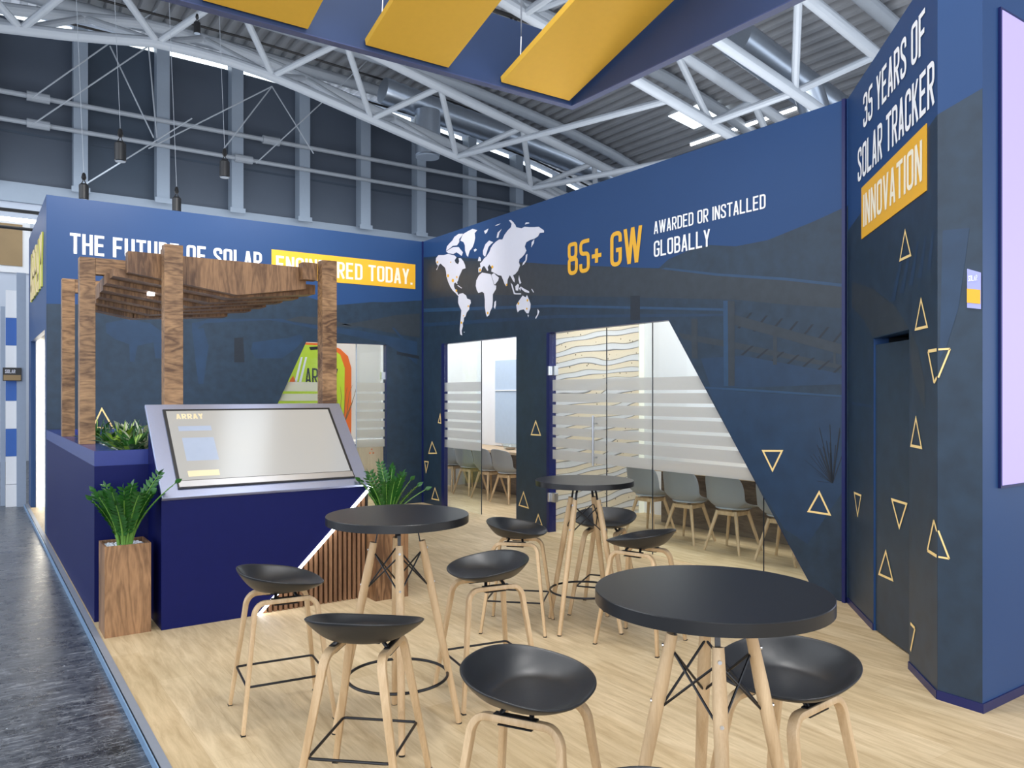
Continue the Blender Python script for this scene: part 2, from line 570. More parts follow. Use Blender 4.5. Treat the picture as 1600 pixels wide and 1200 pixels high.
# ------------------------------------------------------------------ mesh builder
class MB:
    def __init__(s):
        s.v, s.f, s.mi = [], [], []

    def add(s, vs, fs, mi=0):
        b = len(s.v)
        s.v += [tuple(v) for v in vs]
        s.f += [tuple(b + i for i in f) for f in fs]
        s.mi += [mi] * len(fs)
        return s

    def box(s, x0, x1, y0, y1, z0, z1, mi=0, mat=None):
        vs = [Vector((x, y, z)) for z in (z0, z1) for x, y in ((x0, y0), (x1, y0), (x1, y1), (x0, y1))]
        if mat is not None:
            vs = [mat @ v for v in vs]
        return s.add(vs, [(0, 3, 2, 1), (4, 5, 6, 7), (0, 1, 5, 4), (1, 2, 6, 5), (2, 3, 7, 6), (3, 0, 4, 7)], mi)

    def prism(s, pts, off, mi=0):
        """polygon of 3-d points extruded by vector off"""
        n = len(pts)
        off = Vector(off)
        vs = [Vector(p) for p in pts] + [Vector(p) + off for p in pts]
        fs = [tuple(range(n - 1, -1, -1)), tuple(range(n, 2 * n))]
        fs += [(i, (i + 1) % n, n + (i + 1) % n, n + i) for i in range(n)]
        return s.add(vs, fs, mi)

    def flat(s, pts, mi=0):
        return s.add(pts, [tuple(range(len(pts)))], mi)

    def tube(s, path, r, n=8, mi=0, cap=True, closed=False):
        P = [Vector(p) for p in path]
        rs = r if isinstance(r, (list, tuple)) else [r] * len(P)
        rings = []
        up = None
        m = len(P)
        for i, p in enumerate(P):
            a = P[(i - 1) % m] if (i > 0 or closed) else p
            c = P[(i + 1) % m] if (i < m - 1 or closed) else p
            t = (c - a).normalized()
            if up is None:
                up = Vector((0, 0, 1)) if abs(t.z) < 0.9 else Vector((1, 0, 0))
            x = t.cross(up).normalized()
            up = x.cross(t).normalized()
            rings.append([p + (x * math.cos(2 * PI * k / n) + up * math.sin(2 * PI * k / n)) * rs[i] for k in range(n)])
        vs = [v for rg in rings for v in rg]
        fs = []
        rng = m if closed else m - 1
        for i in range(rng):
            j = (i + 1) % m
            for k in range(n):
                fs.append((i * n + k, i * n + (k + 1) % n, j * n + (k + 1) % n, j * n + k))
        if cap and not closed:
            fs.append(tuple(range(n - 1, -1, -1)))
            fs.append(tuple((m - 1) * n + k for k in range(n)))
        return s.add(vs, fs, mi)

    def ribbon(s, path, side, w, h, mi=0):
        """rectangular section swept along path; side = constant lateral direction; w lateral width, h in-plane"""
        P = [Vector(p) for p in path]
        sd = Vector(side).normalized()
        hs = h if isinstance(h, (list, tuple)) else [h] * len(P)
        ws = w if isinstance(w, (list, tuple)) else [w] * len(P)
        vs = []
        for i, p in enumerate(P):
            a = P[max(0, i - 1)]
            c = P[min(len(P) - 1, i + 1)]
            t = (c - a).normalized()
            nn = t.cross(sd).normalized()
            for a1, b1 in ((-1, -1), (1, -1), (1, 1), (-1, 1)):
                vs.append(p + sd * a1 * ws[i] / 2 + nn * b1 * hs[i] / 2)
        fs = []
        for i in range(len(P) - 1):
            for k in range(4):
                fs.append((i * 4 + k, i * 4 + (k + 1) % 4, i * 4 + 4 + (k + 1) % 4, i * 4 + 4 + k))
        fs += [(3, 2, 1, 0), tuple((len(P) - 1) * 4 + k for k in range(4))]
        return s.add(vs, fs, mi)

    def lathe(s, prof, n=32, c=(0, 0, 0), mi=0):
        vs, fs = [], []
        for (r, z) in prof:
            for k in range(n):
                a = 2 * PI * k / n
                vs.append((c[0] + r * math.cos(a), c[1] + r * math.sin(a), c[2] + z))
        for i in range(len(prof) - 1):
            for k in range(n):
                fs.append((i * n + k, i * n + (k + 1) % n, (i + 1) * n + (k + 1) % n, (i + 1) * n + k))
        fs.append(tuple(range(n - 1, -1, -1)))
        fs.append(tuple((len(prof) - 1) * n + k for k in range(n)))
        return s.add(vs, fs, mi)

    def build(s, name, mats, parent=None, smooth=False, loc=None, fixn=True, bevel=0):
        me = bpy.data.meshes.new(name)
        me.from_pydata(s.v, [], s.f)
        if not isinstance(mats, (list, tuple)):
            mats = [mats]
        for m in mats:
            me.materials.append(m)
        me.polygons.foreach_set('material_index', s.mi)
        if fixn:
            bm = bmesh.new()
            bm.from_mesh(me)
            bmesh.ops.recalc_face_normals(bm, faces=bm.faces)
            if bevel:
                es = [e for e in bm.edges if len(e.link_faces) == 2 and e.calc_face_angle(0) > 0.6]
                bmesh.ops.bevel(bm, geom=es, offset=bevel, segments=2, affect='EDGES', profile=0.5)
            bm.to_mesh(me)
            bm.free()
        me.update()
        if smooth:
            me.shade_smooth()
            me.set_sharp_from_angle(angle=math.radians(30))
        o = bpy.data.objects.new(name, me)
        COL.objects.link(o)
        if parent:
            o.parent = parent
        if loc:
            o.location = loc
        return o


def tag(o, label=None, cat=None, group=None, kind=None):
    if label:
        o['label'] = label
    if cat:
        o['category'] = cat
    if group:
        o['group'] = group
    if kind:
        o['kind'] = kind
    return o


def thing(name, label, cat, loc=(0, 0, 0), rz=0, group=None):
    o = bpy.data.objects.new(name, None)
    o.empty_display_size = 0.1
    COL.objects.link(o)
    o.location = loc
    o.rotation_euler = (0, 0, rz)
    return tag(o, label, cat, group)


def copy_tree(o, parent=None):
    c = o.copy()
    COL.objects.link(c)
    c.parent = parent
    for ch in list(o.children):
        copy_tree(ch, c)
    return c


def struct(name, mb, mat, label, cat='wall', **k):
    return tag(mb.build(name, mat, **k), label, cat, kind='structure')


# ------------------------------------------------------------------ condensed lettering
def rnd(pts, r, n=5):
    """round the inner corners of a polyline; r one radius or list per corner"""
    out = [Vector(pts[0])]
    for i in range(1, len(pts) - 1):
        p, a, c = Vector(pts[i]), Vector(pts[i - 1]), Vector(pts[i + 1])
        d1, d2 = (a - p), (c - p)
        rr = min(r, d1.length * 0.5, d2.length * 0.5)
        s, e = p + d1.normalized() * rr, p + d2.normalized() * rr
        for k in range(n + 1):
            t = k / n
            out.append(s * (1 - t) ** 2 + p * 2 * t * (1 - t) + e * t * t)
    out.append(Vector(pts[-1]))
    return out


def ringpts(w, t, z0=0.0, z1=1.0, r=0.2):
    L_, R_, B_, T_ = t / 2, w - t / 2, z0 + t / 2, z1 - t / 2
    m = (L_ + R_) / 2
    return rnd([(m, T_), (R_, T_), (R_, B_), (L_, B_), (L_, T_), (m, T_)], r)


def glyph(ch, t):
    W = {'I': t, 'M': 0.62, 'W': 0.66, '.': t, ',': t, '+': 0.42, ' ': 0.2, '1': 0.26}.get(ch, 0.43)
    w = W
    L_, R_, B_, T_, m = t / 2, w - t / 2, t / 2, 1 - t / 2, w / 2
    S = []
    if ch == 'A': S = [[(L_, 0), (m - .01, 1)], [(R_, 0), (m + .01, 1)], [(.09, .27), (w - .09, .27)]]
    elif ch == 'B': S = [rnd([(L_, B_), (R_, B_), (R_, .5), (L_, .5)], .16), rnd([(L_, .5), (R_ - .02, .52), (R_ - .02, T_), (L_, T_)], .16), [(L_, 0), (L_, 1)]]
    elif ch == 'C': S = [rnd([(R_, .34), (R_, B_), (L_, B_), (L_, T_), (R_, T_), (R_, .66)], .2)]
    elif ch == 'D': S = [rnd([(L_, B_), (R_, B_), (R_, T_), (L_, T_)], .22), [(L_, 0), (L_, 1)]]
    elif ch == 'E': S = [[(L_, 0), (L_, 1)], [(L_, T_), (w - .03, T_)], [(L_, B_), (w - .03, B_)], [(L_, .52), (w - .07, .52)]]
    elif ch == 'F': S = [[(L_, 0), (L_, 1)], [(L_, T_), (w - .03, T_)], [(L_, .5), (w - .07, .5)]]
    elif ch == 'G': S = [rnd([(R_, .68), (R_, T_), (L_, T_), (L_, B_), (R_, B_), (R_, .48)], .2), [(m, .46), (w, .46)]]
    elif ch == 'H': S = [[(L_, 0), (L_, 1)], [(R_, 0), (R_, 1)], [(L_, .5), (R_, .5)]]
    elif ch == 'I': S = [[(L_, 0), (L_, 1)]]
    elif ch == 'K': S = [[(L_, 0), (L_, 1)], [(L_, .36), (R_, 1)], [(m - .04, .52), (R_ + .01, 0)]]
    elif ch == 'L': S = [[(L_, 0), (L_, 1)], [(L_, B_), (w - .02, B_)]]
    elif ch == 'M': S = [[(L_, 0), (L_, 1)], [(R_, 0), (R_, 1)], [(L_, 1), (m, .2)], [(R_, 1), (m, .2)]]
    elif ch == 'N': S = [[(L_, 0), (L_, 1)], [(R_, 0), (R_, 1)], [(L_, 1), (R_, 0)]]
    elif ch == 'O': S = [ringpts(w, t)]
    elif ch == 'R': S = [[(L_, 0), (L_, 1)], rnd([(L_, T_), (R_, T_), (R_, .47), (L_, .47)], .17), [(m - .02, .47), (R_ + .01, 0)]]
    elif ch == 'S': S = [rnd([(R_, .70), (R_, T_), (L_, T_), (L_, .62), (R_, .40), (R_, B_), (L_, B_), (L_, .30)], .17)]
    elif ch == 'T': S = [[(0, T_), (w, T_)], [(m, 0), (m, 1)]]
    elif ch == 'U': S = [rnd([(L_, 1), (L_, B_), (R_, B_), (R_, 1)], .2)]
    elif ch == 'V': S = [[(L_, 1), (m, 0)], [(R_, 1), (m, 0)]]
    elif ch == 'W': S = [[(L_, 1), (.2, 0)], [(m, 1), (.2, 0)], [(m, 1), (w - .2, 0)], [(R_, 1), (w - .2, 0)]]
    elif ch == 'Y': S = [[(L_, 1), (m, .42)], [(R_, 1), (m, .42)], [(m, 0), (m, .5)]]
    elif ch == '.': S = [[(m, 0), (m, t)]]
    elif ch == ',': S = [[(m - .04, -.12), (m, t)]]
    elif ch == '+': S = [[(m, .22), (m, .64)], [(0.02, .43), (w - .02, .43)]]
    elif ch == '8': S = [ringpts(w, t, 0, .54, .15), ringpts(w - .02, t, .46, 1, .15)]
    elif ch == '5': S = [rnd([(R_ + .04, T_), (L_, T_), (L_, .57), (R_, .57), (R_, B_), (L_, B_), (L_, .28)], .14)]
    elif ch == '3': S = [rnd([(L_, .72), (L_, T_), (R_, T_), (R_, .52), (m - .05, .52)], .15), rnd([(m - .05, .52), (R_, .52), (R_, B_), (L_, B_), (L_, .28)], .15)]
    elif ch == 'X': S = [[(L_, 1), (R_, 0)], [(R_, 1), (L_, 0)]]
    return w, S


def stroke_poly(pts, t):
    P = [Vector(p).to_2d() for p in pts]
    Q = [P[0]]
    for p in P[1:]:
        if (p - Q[-1]).length > 1e-4:
            Q.append(p)
    P = Q
    closed = (P[0] - P[-1]).length < 1e-3 and len(P) > 3
    if closed:
        P = P[:-1]
    n = len(P)
    Ls, Rs = [], []
    for i in range(n):
        a = P[i - 1] if (i > 0 or closed) else None
        c = P[(i + 1) % n] if (i < n - 1 or closed) else None
        d1 = (P[i] - a).normalized() if a is not None else (c - P[i]).normalized()
        d2 = (c - P[i]).normalized() if c is not None else d1
        n1, n2 = Vector((-d1.y, d1.x)), Vector((-d2.y, d2.x))
        b = (n1 + n2)
        b = b.normalized() if b.length > 1e-6 else n1
        k = min(2.0, 1 / max(0.3, b.dot(n1)))
        Ls.append(P[i] + b * t / 2 * k)
        Rs.append(P[i] - b * t / 2 * k)
    quads = []
    for i in range(n if closed else n - 1):
        j = (i + 1) % n
        quads.append([Ls[i], Ls[j], Rs[j], Rs[i]])
    return quads


def text_width(s, t, gap=0.07):
    return sum(glyph(c, t)[0] + gap for c in s) - gap


def lettering(mb, s, O, U, Vv, width, height, t=0.135, gap=0.07, mi=0, thick=None, nrm=None):
    """write s from corner O along U (width m) with cap height along Vv"""
    O, U, Vv = Vector(O), Vector(U), Vector(Vv)
    kx = width / text_width(s, t, gap)
    x = 0
    li = 0
    for ch in s:
        w, S = glyph(ch, t)
        for st in S:
            for q in stroke_poly(st, t):
                q = [Vector((p.x, min(1.0, max(-0.14, p.y)))) for p in q]
                lift = Vector((0, 0, 0)) if nrm is None else Vector(nrm) * (0.00004 * (li % 7))
                pts = [O + U * ((x + p.x) * kx) + Vv * (p.y * height) + lift for p in q]
                if thick is None:
                    mb.flat(pts, mi)
                else:
                    mb.prism(pts, thick, mi)
            li += 1
        x += w + gap
    return mb


# ================================================================== STRUCTURE OF THE HALL
WX, WY, HT = 5.73, 10.67, 4.0

struct('floor', MB().box(0.74, 12, -4, 13.9, -0.045, 0.0), M['floor_wood'], 'pale wood plank floor of the exhibition booth', 'floor')
struct('floor_hall', MB().box(-14, 34, -10, 23.6, -0.145, -0.046), M['hall_floor'], 'scuffed dark asphalt floor of the hall aisle', 'floor')
tb = MB()
tb.box(0.700, 0.74, -4, 13.9, -0.004, 0.003, 1)
tb.box(0.6925, 0.6995, -4, 13.9, -0.02, -0.006, 2)
tb.box(0.686, 0.692, -4, 13.9, -0.045, 0.003, 0)
struct('trim_1', tb, [M['alu_blue'], M['alu'], M['black']], 'silver edge profile along the raised booth floor', 'floor edging')

ARC = [(-16, 6.6), (-6, 7.9), (0.5, 8.73), (1.8, 8.89), (3.36, 9.16), (4.68, 9.13), (5.82, 9.0), (8.14, 8.52), (10.68, 7.99), (13.14, 7.51), (34, 2.92)]
EAVE = [(-16, 10.2), (-4, 11.1), (0.66, 11.25), (2.6, 11.22), (6.13, 11.18), (8.63, 11.06), (10.34, 10.98), (12.42, 10.83), (14.71, 10.52), (16.36, 10.28), (18.44, 9.85), (34, 5.68)]


def lerp_tab(T, x):
    for (a, b), (c, d) in zip(T, T[1:]):
        if x <= c:
            return b + (d - b) * (x - a) / (c - a)
    return T[-1][1]


def zb(x): return lerp_tab(ARC, x)      # lower chords of the trusses
def zs(x): return lerp_tab(EAVE, x)     # head of the glazed end wall
def zd(x): return zs(x) + 0.42          # roof deck


# corrugated roof deck, ribs running along y
mb = MB()
xs, prof = [], []
x = -14.0
P_ = 0.36
while x < 33:
    for dx, dz in ((0, 0), (0.12, 0), (0.15, 0.15), (0.33, 0.15)):
        prof.append((x + dx, zd(x + dx) + dz))
    x += P_
vs = [(a, -9.5, b) for a, b in prof] + [(a, 24.2, b) for a, b in prof]
n = len(prof)
mb.add(vs, [(i, i + 1, n + i + 1, n + i) for i in range(n - 1)])
mb.add([(a, y, b + 0.17) for y in (-9.5, 24.2) for a, b in prof], [(i, i + 1, n + i + 1, n + i) for i in range(n - 1)])
struct('ceiling', mb, M['roof_deck'], 'ribbed grey metal roof deck of the hall', 'ceiling')

# hall end wall: lower panel wall, sill band, gable strip
HY = 23.6
struct('wall_hall', MB().box(-14, 34, HY, HY + 0.3, -0.046, 6.55), M['hall_wall'], 'pale grey lower wall at the end of the hall')
struct('trim_2', MB().box(-14, 34, HY - 0.12, HY, 6.55, 7.04), M['facade_grey'], 'grey sill band below the tall hall windows', 'sill band')
gm = MB()
for i in range(40):
    a, b = -14 + i * 1.2, -14 + (i + 1) * 1.2
    gm.flat([(a, HY + .25, zs(a) + .1), (b, HY + .25, zs(b) + .1), (b, HY + .25, zd(b)), (a, HY + .25, zd(a))])
struct('wall_gable', gm, M['hall_wall'], 'grey gable strip above the hall windows')

col_x = [2.24 + 2.0 * k for k in range(-7, 13)]
for k, cx in enumerate(col_x[:-1]):
    x0, x1 = cx + 0.33, cx + 2.0
    top = [zs(x0) - 0.02, zs(x1) - 0.02]
    w = thing('window_%d' % (k + 1), 'tall dark screened hall window between grey facade columns', 'window')
    w['kind'] = 'structure'
    MB().prism([(x0, HY - 0.02, 7.04), (x1, HY - 0.02, 7.04), (x1, HY - 0.02, top[1]), (x0, HY - 0.02, top[0])], (0, .04, 0)) \
        .build('pane', M['dark_pane2'] if k == 7 else M['dark_pane'], w)
    MB().box(x0, x1, HY - 0.035, HY - 0.0205, 8.30, 8.36).build('transom', M['dark_pane2'], w)
    # daylight gap over the screen
    MB().prism([(x0, HY + 0.03, top[0]), (x1, HY + 0.03, top[1]), (x1, HY + 0.03, top[1] + 0.15), (x0, HY + 0.03, top[0] + 0.15)], (0, .03, 0)) \
        .build('daylight_gap', M['daylight'], w)
c0 = None
for k, cx in enumerate(col_x[3:]):
    o = thing('facade_column', 'grey upright column between dark windows of the far hall wall', 'column', (cx, HY, 7.04), 0, 'columns of the glazed hall wall')
    h = zs(cx + .16) - 7.04 + 0.05
    MB().box(0, 0.33, -0.42, -0.02, 0, h).build('shaft', M['facade_grey'], o)
    MB().box(-0.05, 0.38, -0.46, -0.422, -0.12, 0.02).build('base_plate', M['facade_grey'], o)

for zz, r, lab in ((9.16, 0.065, 'upper white horizontal tube across the tall hall windows'), (8.48, 0.06, 'lower white horizontal tube across the tall hall windows')):
    o = thing('bracing_tube', lab, 'tube')
    MB().tube([(-12, 23.1, zz), (19, 23.1, zz)], r, 10).build('tube', M['truss_paint'], o, smooth=True)
    for sx in (7.1 if zz > 9 else 6.3, 1.2):
        MB().tube([(sx, 23.1, zz), (sx + 0.5, 23.1, zz)], r * 1.9, 10).build('sleeve', M['truss_paint'], o, smooth=True)
# wires of the hall bracing
for (a, b) in (((50, 153), (245, 15)), ((50, 195), (232, 72)), ((232, 72), (245, 215)), ((172, 72), (240, 215)), ((232, 232), (425, 135)),
               ((400, 255), (612, 60)), ((425, 135), (490, 240)), ((425, 135), (350, 232)), ((130, 290), (300, 185))):
    p, q = onY(*a, 21.6), onY(*b, 21.2)
    o = MB().tube([p, q], 0.018, 6).build('bracing_cable', M['truss_paint'])
    tag(o, 'thin steel cable crossing in front of the tall hall windows', 'cable', 'cables before the hall windows')

# pipes and strip light low on the hall wall
for (za, m, r, nm, lab, cat) in ((5.08, 'black', 0.045, 'wall_pipe', 'upper black pipe along the grey hall wall', 'pipe'),
                                 (4.86, 'tube_light', 0.05, 'strip_light', 'long white strip light along the grey hall wall', 'strip light'),
                                 (4.66, 'black', 0.04, 'wall_pipe', 'lower black pipe along the grey hall wall', 'pipe')):
    o = MB().tube([(-6, HY - 1.2, za + 1.02), (8, HY - 1.2, za + 1.02)], r, 8).build(nm, M[m], smooth=True)
    tag(o, lab, cat)
o = thing('window_40', 'brown lit interior window in the hall end wall', 'window')
o['kind'] = 'structure'
MB().box(-1.2, 1.30, HY - 0.06, HY - 0.005, 4.75, 6.15).build('window_frame', M['white_wall'], o)
MB().box(-1.1, 1.13, HY - 0.09, HY - 0.065, 4.92, 5.98).build('pane', M['brown_pane'], o)

# roof trusses
places = ['nearest the glazed end wall, with a drop duct beside it', 'mid hall, right of the skylights', 'crossing above the right end of the long blue wall', 'over the nearer booth']
for (yl, ups), pl in zip(((18.0, ((16.7, .9), (19.3, .9))), (11.45, ((11.3, .95),)), (9.35, ((8.4, .95),)), (1.0, ((0.2, .95),))), places):
    t = thing('roof_truss', 'white tubular arched roof truss %s' % pl, 'roof truss')
    low = [(-12 + .8 * i, yl, zb(-12 + .8 * i)) for i in range(48)]
    MB().tube(low, 0.115, 12).build('lower_chord', M['truss_paint'], t, smooth=True)
    for yu, up in ups:
        upc = [(-12 + .8 * i, yu, zb(-12 + .8 * i) + up) for i in range(48)]
        MB().tube(upc, 0.12, 12).build('upper_chord', M['truss_paint'], t, smooth=True)
        xn = 13.14 - 2.46 * 9
        while xn < 24:
            a = Vector((xn, yl, zb(xn)))
            for s in (-1.23, 1.23):
                b = Vector((xn + s, yu, zb(xn + s) + up))
                MB().tube([a, b], 0.075, 10).build('web_brace', M['truss_paint'], t, smooth=True)
            xn += 2.46
# ties between the trusses
for i, xn in enumerate((5.76, 8.22, 10.68, 13.14, 15.6, 18.06)):
    for (ya, yb_) in ((11.45, 9.35), (18.0, 11.45)):
        if ya > 15 and xn < 10:
            continue
        o = MB().tube([(xn, ya, zb(xn)), (xn + (1.23 if ya > 15 else 0), yb_, zb(xn + (1.23 if ya > 15 else 0)))], 0.075, 10).build('roof_tie', M['truss_paint'], smooth=True)
        tag(o, 'white tube tying two roof trusses together', 'roof tie', 'ties between the roof trusses')
# joists under the deck along y
for i in range(8):
    yj = (-4, 1, 5, 9.9, 13.2, 15.6, 20.5, 22.6)[i]
    o = MB().tube([(-12 + .8 * k, yj, zd(-12 + .8 * k) - .20) for k in range(54)], 0.17, 12).build('roof_purlin', M['truss_paint'], smooth=True)
    tag(o, 'thick white tube carrying the ribbed roof deck', 'purlin', 'purlins under the roof deck')
for i, yj in enumerate((18.5, 19.6)):
    o = MB().tube([(-6 + .8 * k, yj + 2.6, zd(-6 + .8 * k) - 0.5 - .3 * i) for k in range(42)], 0.03, 6).build('conduit', M['black'], smooth=True)
    tag(o, 'thin dark conduit hung under the roof near the glazed wall', 'conduit', 'conduits under the roof')

# ducts
t = thing('ventilation_duct', 'round silver spiral ventilation duct with a drop below the far truss', 'duct')
pts = [onY(px, py, 20.4) for px, py in ((598, 141), (700, 180), (800, 215), (880, 247), (962, 281))]
n_ = 46
path, rad = [], []
for i in range(n_ + 1):
    f = i / n_ * (len(pts) - 1)
    k = min(int(f), len(pts) - 2)
    path.append(pts[k].lerp(pts[k + 1], f - k))
    rad.append(0.36 + (0.018 if i % 2 else 0))
MB().tube(path, rad, 20).build('duct_run', M['duct'], t, smooth=True)
q = onY(668, 182, 20.0)
MB().lathe([(0.33, -1.15), (0.36, -1.12), (0.36, -0.8), (0.40, -0.79), (0.40, -0.76), (0.37, -0.75), (0.37, -0.2), (0.36, 0.15)], 24, q).build('duct_drop', M['duct'], t, smooth=True)
MB().lathe([(0.34, -1.19), (0.34, -1.152), ], 24, q).build('outlet_grille', M['facade_grey'], t)
t = thing('ventilation_duct', 'dark round duct seen under the roof right of the blue ring', 'duct')
pts = [onY(px, py, 11.6) for px, py in ((1150, 60), (1230, 118), (1295, 165), (1330, 190))]
MB().tube(pts, 0.42, 20).build('duct_run', M['duct'], t, smooth=True)
MB().tube([onY(1262, 138, 11.0), onY(1273, 172, 11.0)], 0.34, 18).build('duct_elbow', M['duct'], t, smooth=True)

# skylights and fluorescent battens
def on_deck(px, py, off=0.0):
    d = ray(px, py)
    k = 5.0
    while k < 60 and EYE + d.z * k < zd(d.x * k) + off:
        k += .01
    return Vector((0, 0, EYE)) + d * k


for i, q_ in enumerate((((1044, 182), (1066, 173), (1103, 194), (1084, 202)), ((1083, 167), (1103, 158), (1139, 174), (1114, 183)))):
    P4 = [on_deck(px, py, -.03) for px, py in q_]
    o = MB().prism(P4, (0, 0, .02)).build('window_%d' % (41 + i), M['daylight'])
    tag(o, 'bright roof skylight panel', 'skylight', kind='structure')
t0 = None
for i, (xx, y0) in enumerate(((19.35, 16.45), (19.35, 15.05), (19.35, 13.7))):
    t = thing('fluorescent_lamp', 'white fluorescent batten in the row under the right side of the roof', 'lamp', (xx, y0, zd(xx) - 0.22), 0, 'battens under the roof')
    MB().box(-0.07, 0.07, 0, 1.25, 0.03, 0.09).build('housing', M['truss_paint'], t)
    MB().tube([(0, 0.03, 0), (0, 1.22, 0)], 0.05, 10).build('tube', M['tube_light'], t, smooth=True)

# ================================================================== BOOTH WALLS
def wall1pt(x, z, e=0.0): return Vector((x, WY - e, z))
def wall2pt(y, z, e=0.0): return Vector((WX - e, y, z))


w1 = MB()
slant1 = [(2.77, 0), (3.89, 2.4)]
out1 = [(0.75, 0), (0.75, HT), (WX, HT), (WX, 0), (5.12, 0), (5.12, 2.4), (3.89, 2.4), (2.77, 0)]
w1.prism([wall1pt(x, z) for x, z in out1], (0, 0.1, 0))
wall_left = struct('wall_left', w1, M['wall_blue'], 'blue booth wall with the slogan and an angled glazed opening')
e = MB()
for a, b in (((5.12, 0), (5.12, 2.4)), ((5.12, 2.4), (3.89, 2.4)), ((3.89, 2.4), (2.77, 0))):
    e.prism([(a[0], WY - .002, a[1]), (b[0], WY - .002, b[1]), (b[0], WY + .1, b[1]), (a[0], WY + .1, a[1])],
            (-0.004, 0, 0) if a[0] == b[0] else (0, 0, -0.004))
e.build('opening_edge', M['navy_edge'], wall_left)
# printed landscape
h1 = [(0.75, 2.72), (1.5, 2.75), (3.3, 3.02), (3.75, 3.06), (3.89, 3.03), (4.3, 2.93), (4.9, 3.02), (5.12, 3.03), (WX, 3.10)]
d = MB()
d.flat([wall1pt(x, z, .001) for x, z in [(0.75, 0), (2.77, 0), (3.89, 2.4), (3.89, 3.03), (3.75, 3.06), (3.3, 3.02), (1.5, 2.75), (0.75, 2.72)]], 0)
d.flat([wall1pt(x, z, .001) for x, z in [(3.89, 2.4), (5.12, 2.4), (5.12, 3.03), (4.9, 3.02), (4.3, 2.93), (3.89, 3.03)]], 0)
d.flat([wall1pt(x, z, .001) for x, z in [(5.12, 0), (WX, 0), (WX, 3.1), (5.12, 3.03)]], 0)


def pp(f, pts, e, mi, mbx):
    mbx.flat([f(px, py, e) for px, py in pts], mi)


def f1(px, py, e): return onY(px, py, WY - e)
def f2(px, py, e): return onX(px, py, WX - e)
def f3(px, py, e): return onD(px, py, 2.14 - e * 1.414)
def f4(px, py, e): return onX(px, py, 4.32 - e)


pp(f1, [(445, 500), (470, 494), (510, 497), (560, 512), (500, 508)], .0015, 2, d)
pp(f1, [(532, 507), (580, 500), (620, 492), (656, 490), (656, 528), (610, 520), (560, 510)], .0015, 2, d)
pp(f1, [(300, 520), (320, 505), (420, 500), (450, 505), (600, 535), (640, 560), (652, 570), (652, 534), (560, 516), (460, 504), (440, 498), (330, 498), (300, 505)], .002, 1, d)
pp(f1, [(165, 505), (200, 498), (235, 505), (255, 520), (252, 560), (243, 560), (240, 535), (215, 540), (210, 565), (203, 565), (202, 538), (180, 530), (166, 520)], .0022, 1, d)
pp(f1, [(300, 515), (318, 512), (326, 540), (318, 600), (310, 600), (305, 560)], .0022, 1, d)
pp(f1, [(395, 535), (430, 530), (450, 528), (470, 522), (474, 532), (462, 545), (440, 560), (400, 560), (392, 548)], .0022, 1, d)
pp(f1, [(366, 528), (380, 527), (382, 566), (366, 566)], .0024, 3, d)
pp(f1, [(612, 512), (616, 512), (652, 552), (652, 558)], .0024, 1, d)
pp(f1, [(620, 549), (655, 556), (655, 561), (620, 554)], .0025, 3, d)
d.build('printed_scene', [M['print_dark'], M['print_mid'], M['print_grey'], M['print_black']], wall_left)
X1, Z1 = Vector((1, 0, 0)), Vector((0, 0, 1))
lt = MB()
lettering(lt, 'THE FUTURE OF SOLAR,', (0.992, WY - .004, 3.335), X1, Z1, 2.33, 0.245, t=.135, nrm=(0, -1, 0))
lt.build('lettering', M['white_vinyl'], wall_left)
MB().box(3.40, 5.60, WY - .006, WY - .002, 3.262, 3.638).build('yellow_panel', M['yellow_vinyl'], wall_left)
lt = MB()
lettering(lt, 'ENGINEERED TODAY.', (3.46, WY - .008, 3.325), X1, Z1, 2.09, 0.235, t=.13, nrm=(0, -1, 0))
lt.build('lettering', M['cream_vinyl'], wall_left)


def tri_mb(mbx, f, pts, t=0.017, e=.004, closed=True):
    P = [f(px, py, e) for px, py in pts]
    n = len(P)
    c = sum(P, Vector()) / n
    nr = (P[1] - P[0]).cross(P[2] - P[0]).normalized() if n > 2 else Vector((0, 0, 1))
    if closed:
        inn = []
        for i in range(n):
            a, b, cc = P[i - 1], P[i], P[(i + 1) % n]
            d1, d2 = (a - b).normalized(), (cc - b).normalized()
            bi = (d1 + d2).normalized()
            s = math.sqrt(max(0.02, (1 - d1.dot(d2)) / 2))
            inn.append(b + bi * t / s)
        for i in range(n):
            j = (i + 1) % n
            mbx.flat([P[i], P[j], inn[j], inn[i]])
    else:
        for a, b in zip(P, P[1:]):
            dd = (b - a).normalized()
            s = nr.cross(dd) * t / 2
            mbx.flat([a - s, b - s, b + s, a + s])


g = MB()
tri_mb(g, f1, [(159, 636), (180, 672), (144, 668)])
g.build('triangle_print', M['gold'], wall_left)

# side wall of the left block with the lit bay
side = MB()
out = [(WY, 0), (WY, HT), (13.9, HT), (13.9, 0), (13.45, 0), (13.45, 2.43), (10.88, 2.43), (10.88, 0)]
side.prism([(0.75, y + 0.1 if y == WY else y, z) for y, z in out], (0.06, 0, 0))
ws = struct('wall_side', side, M['wall_blue'], 'narrow blue side wall facing the hall aisle')
MB().box(1.4, 1.44, 10.8, 13.5, 0, HT).build('bay_wall', M['white_wall'], ws)
MB().box(0.815, 1.4, 13.40, 13.45, 0, 2.6).build('bay_end', M['cream_wall'], ws)
for xx in (0.87, 0.99):
    MB().box(xx - 0.02, xx + 0.02, 13.36, 13.40, 0.02, 2.45).build('led_strip', M['led_warm'], ws)
for k in range(10):
    MB().box(1.06, 1.39, 13.37, 13.399, 0.9 + k * 0.12, 1.0 + k * 0.12).build('white_slat', M['white_wall'], ws)

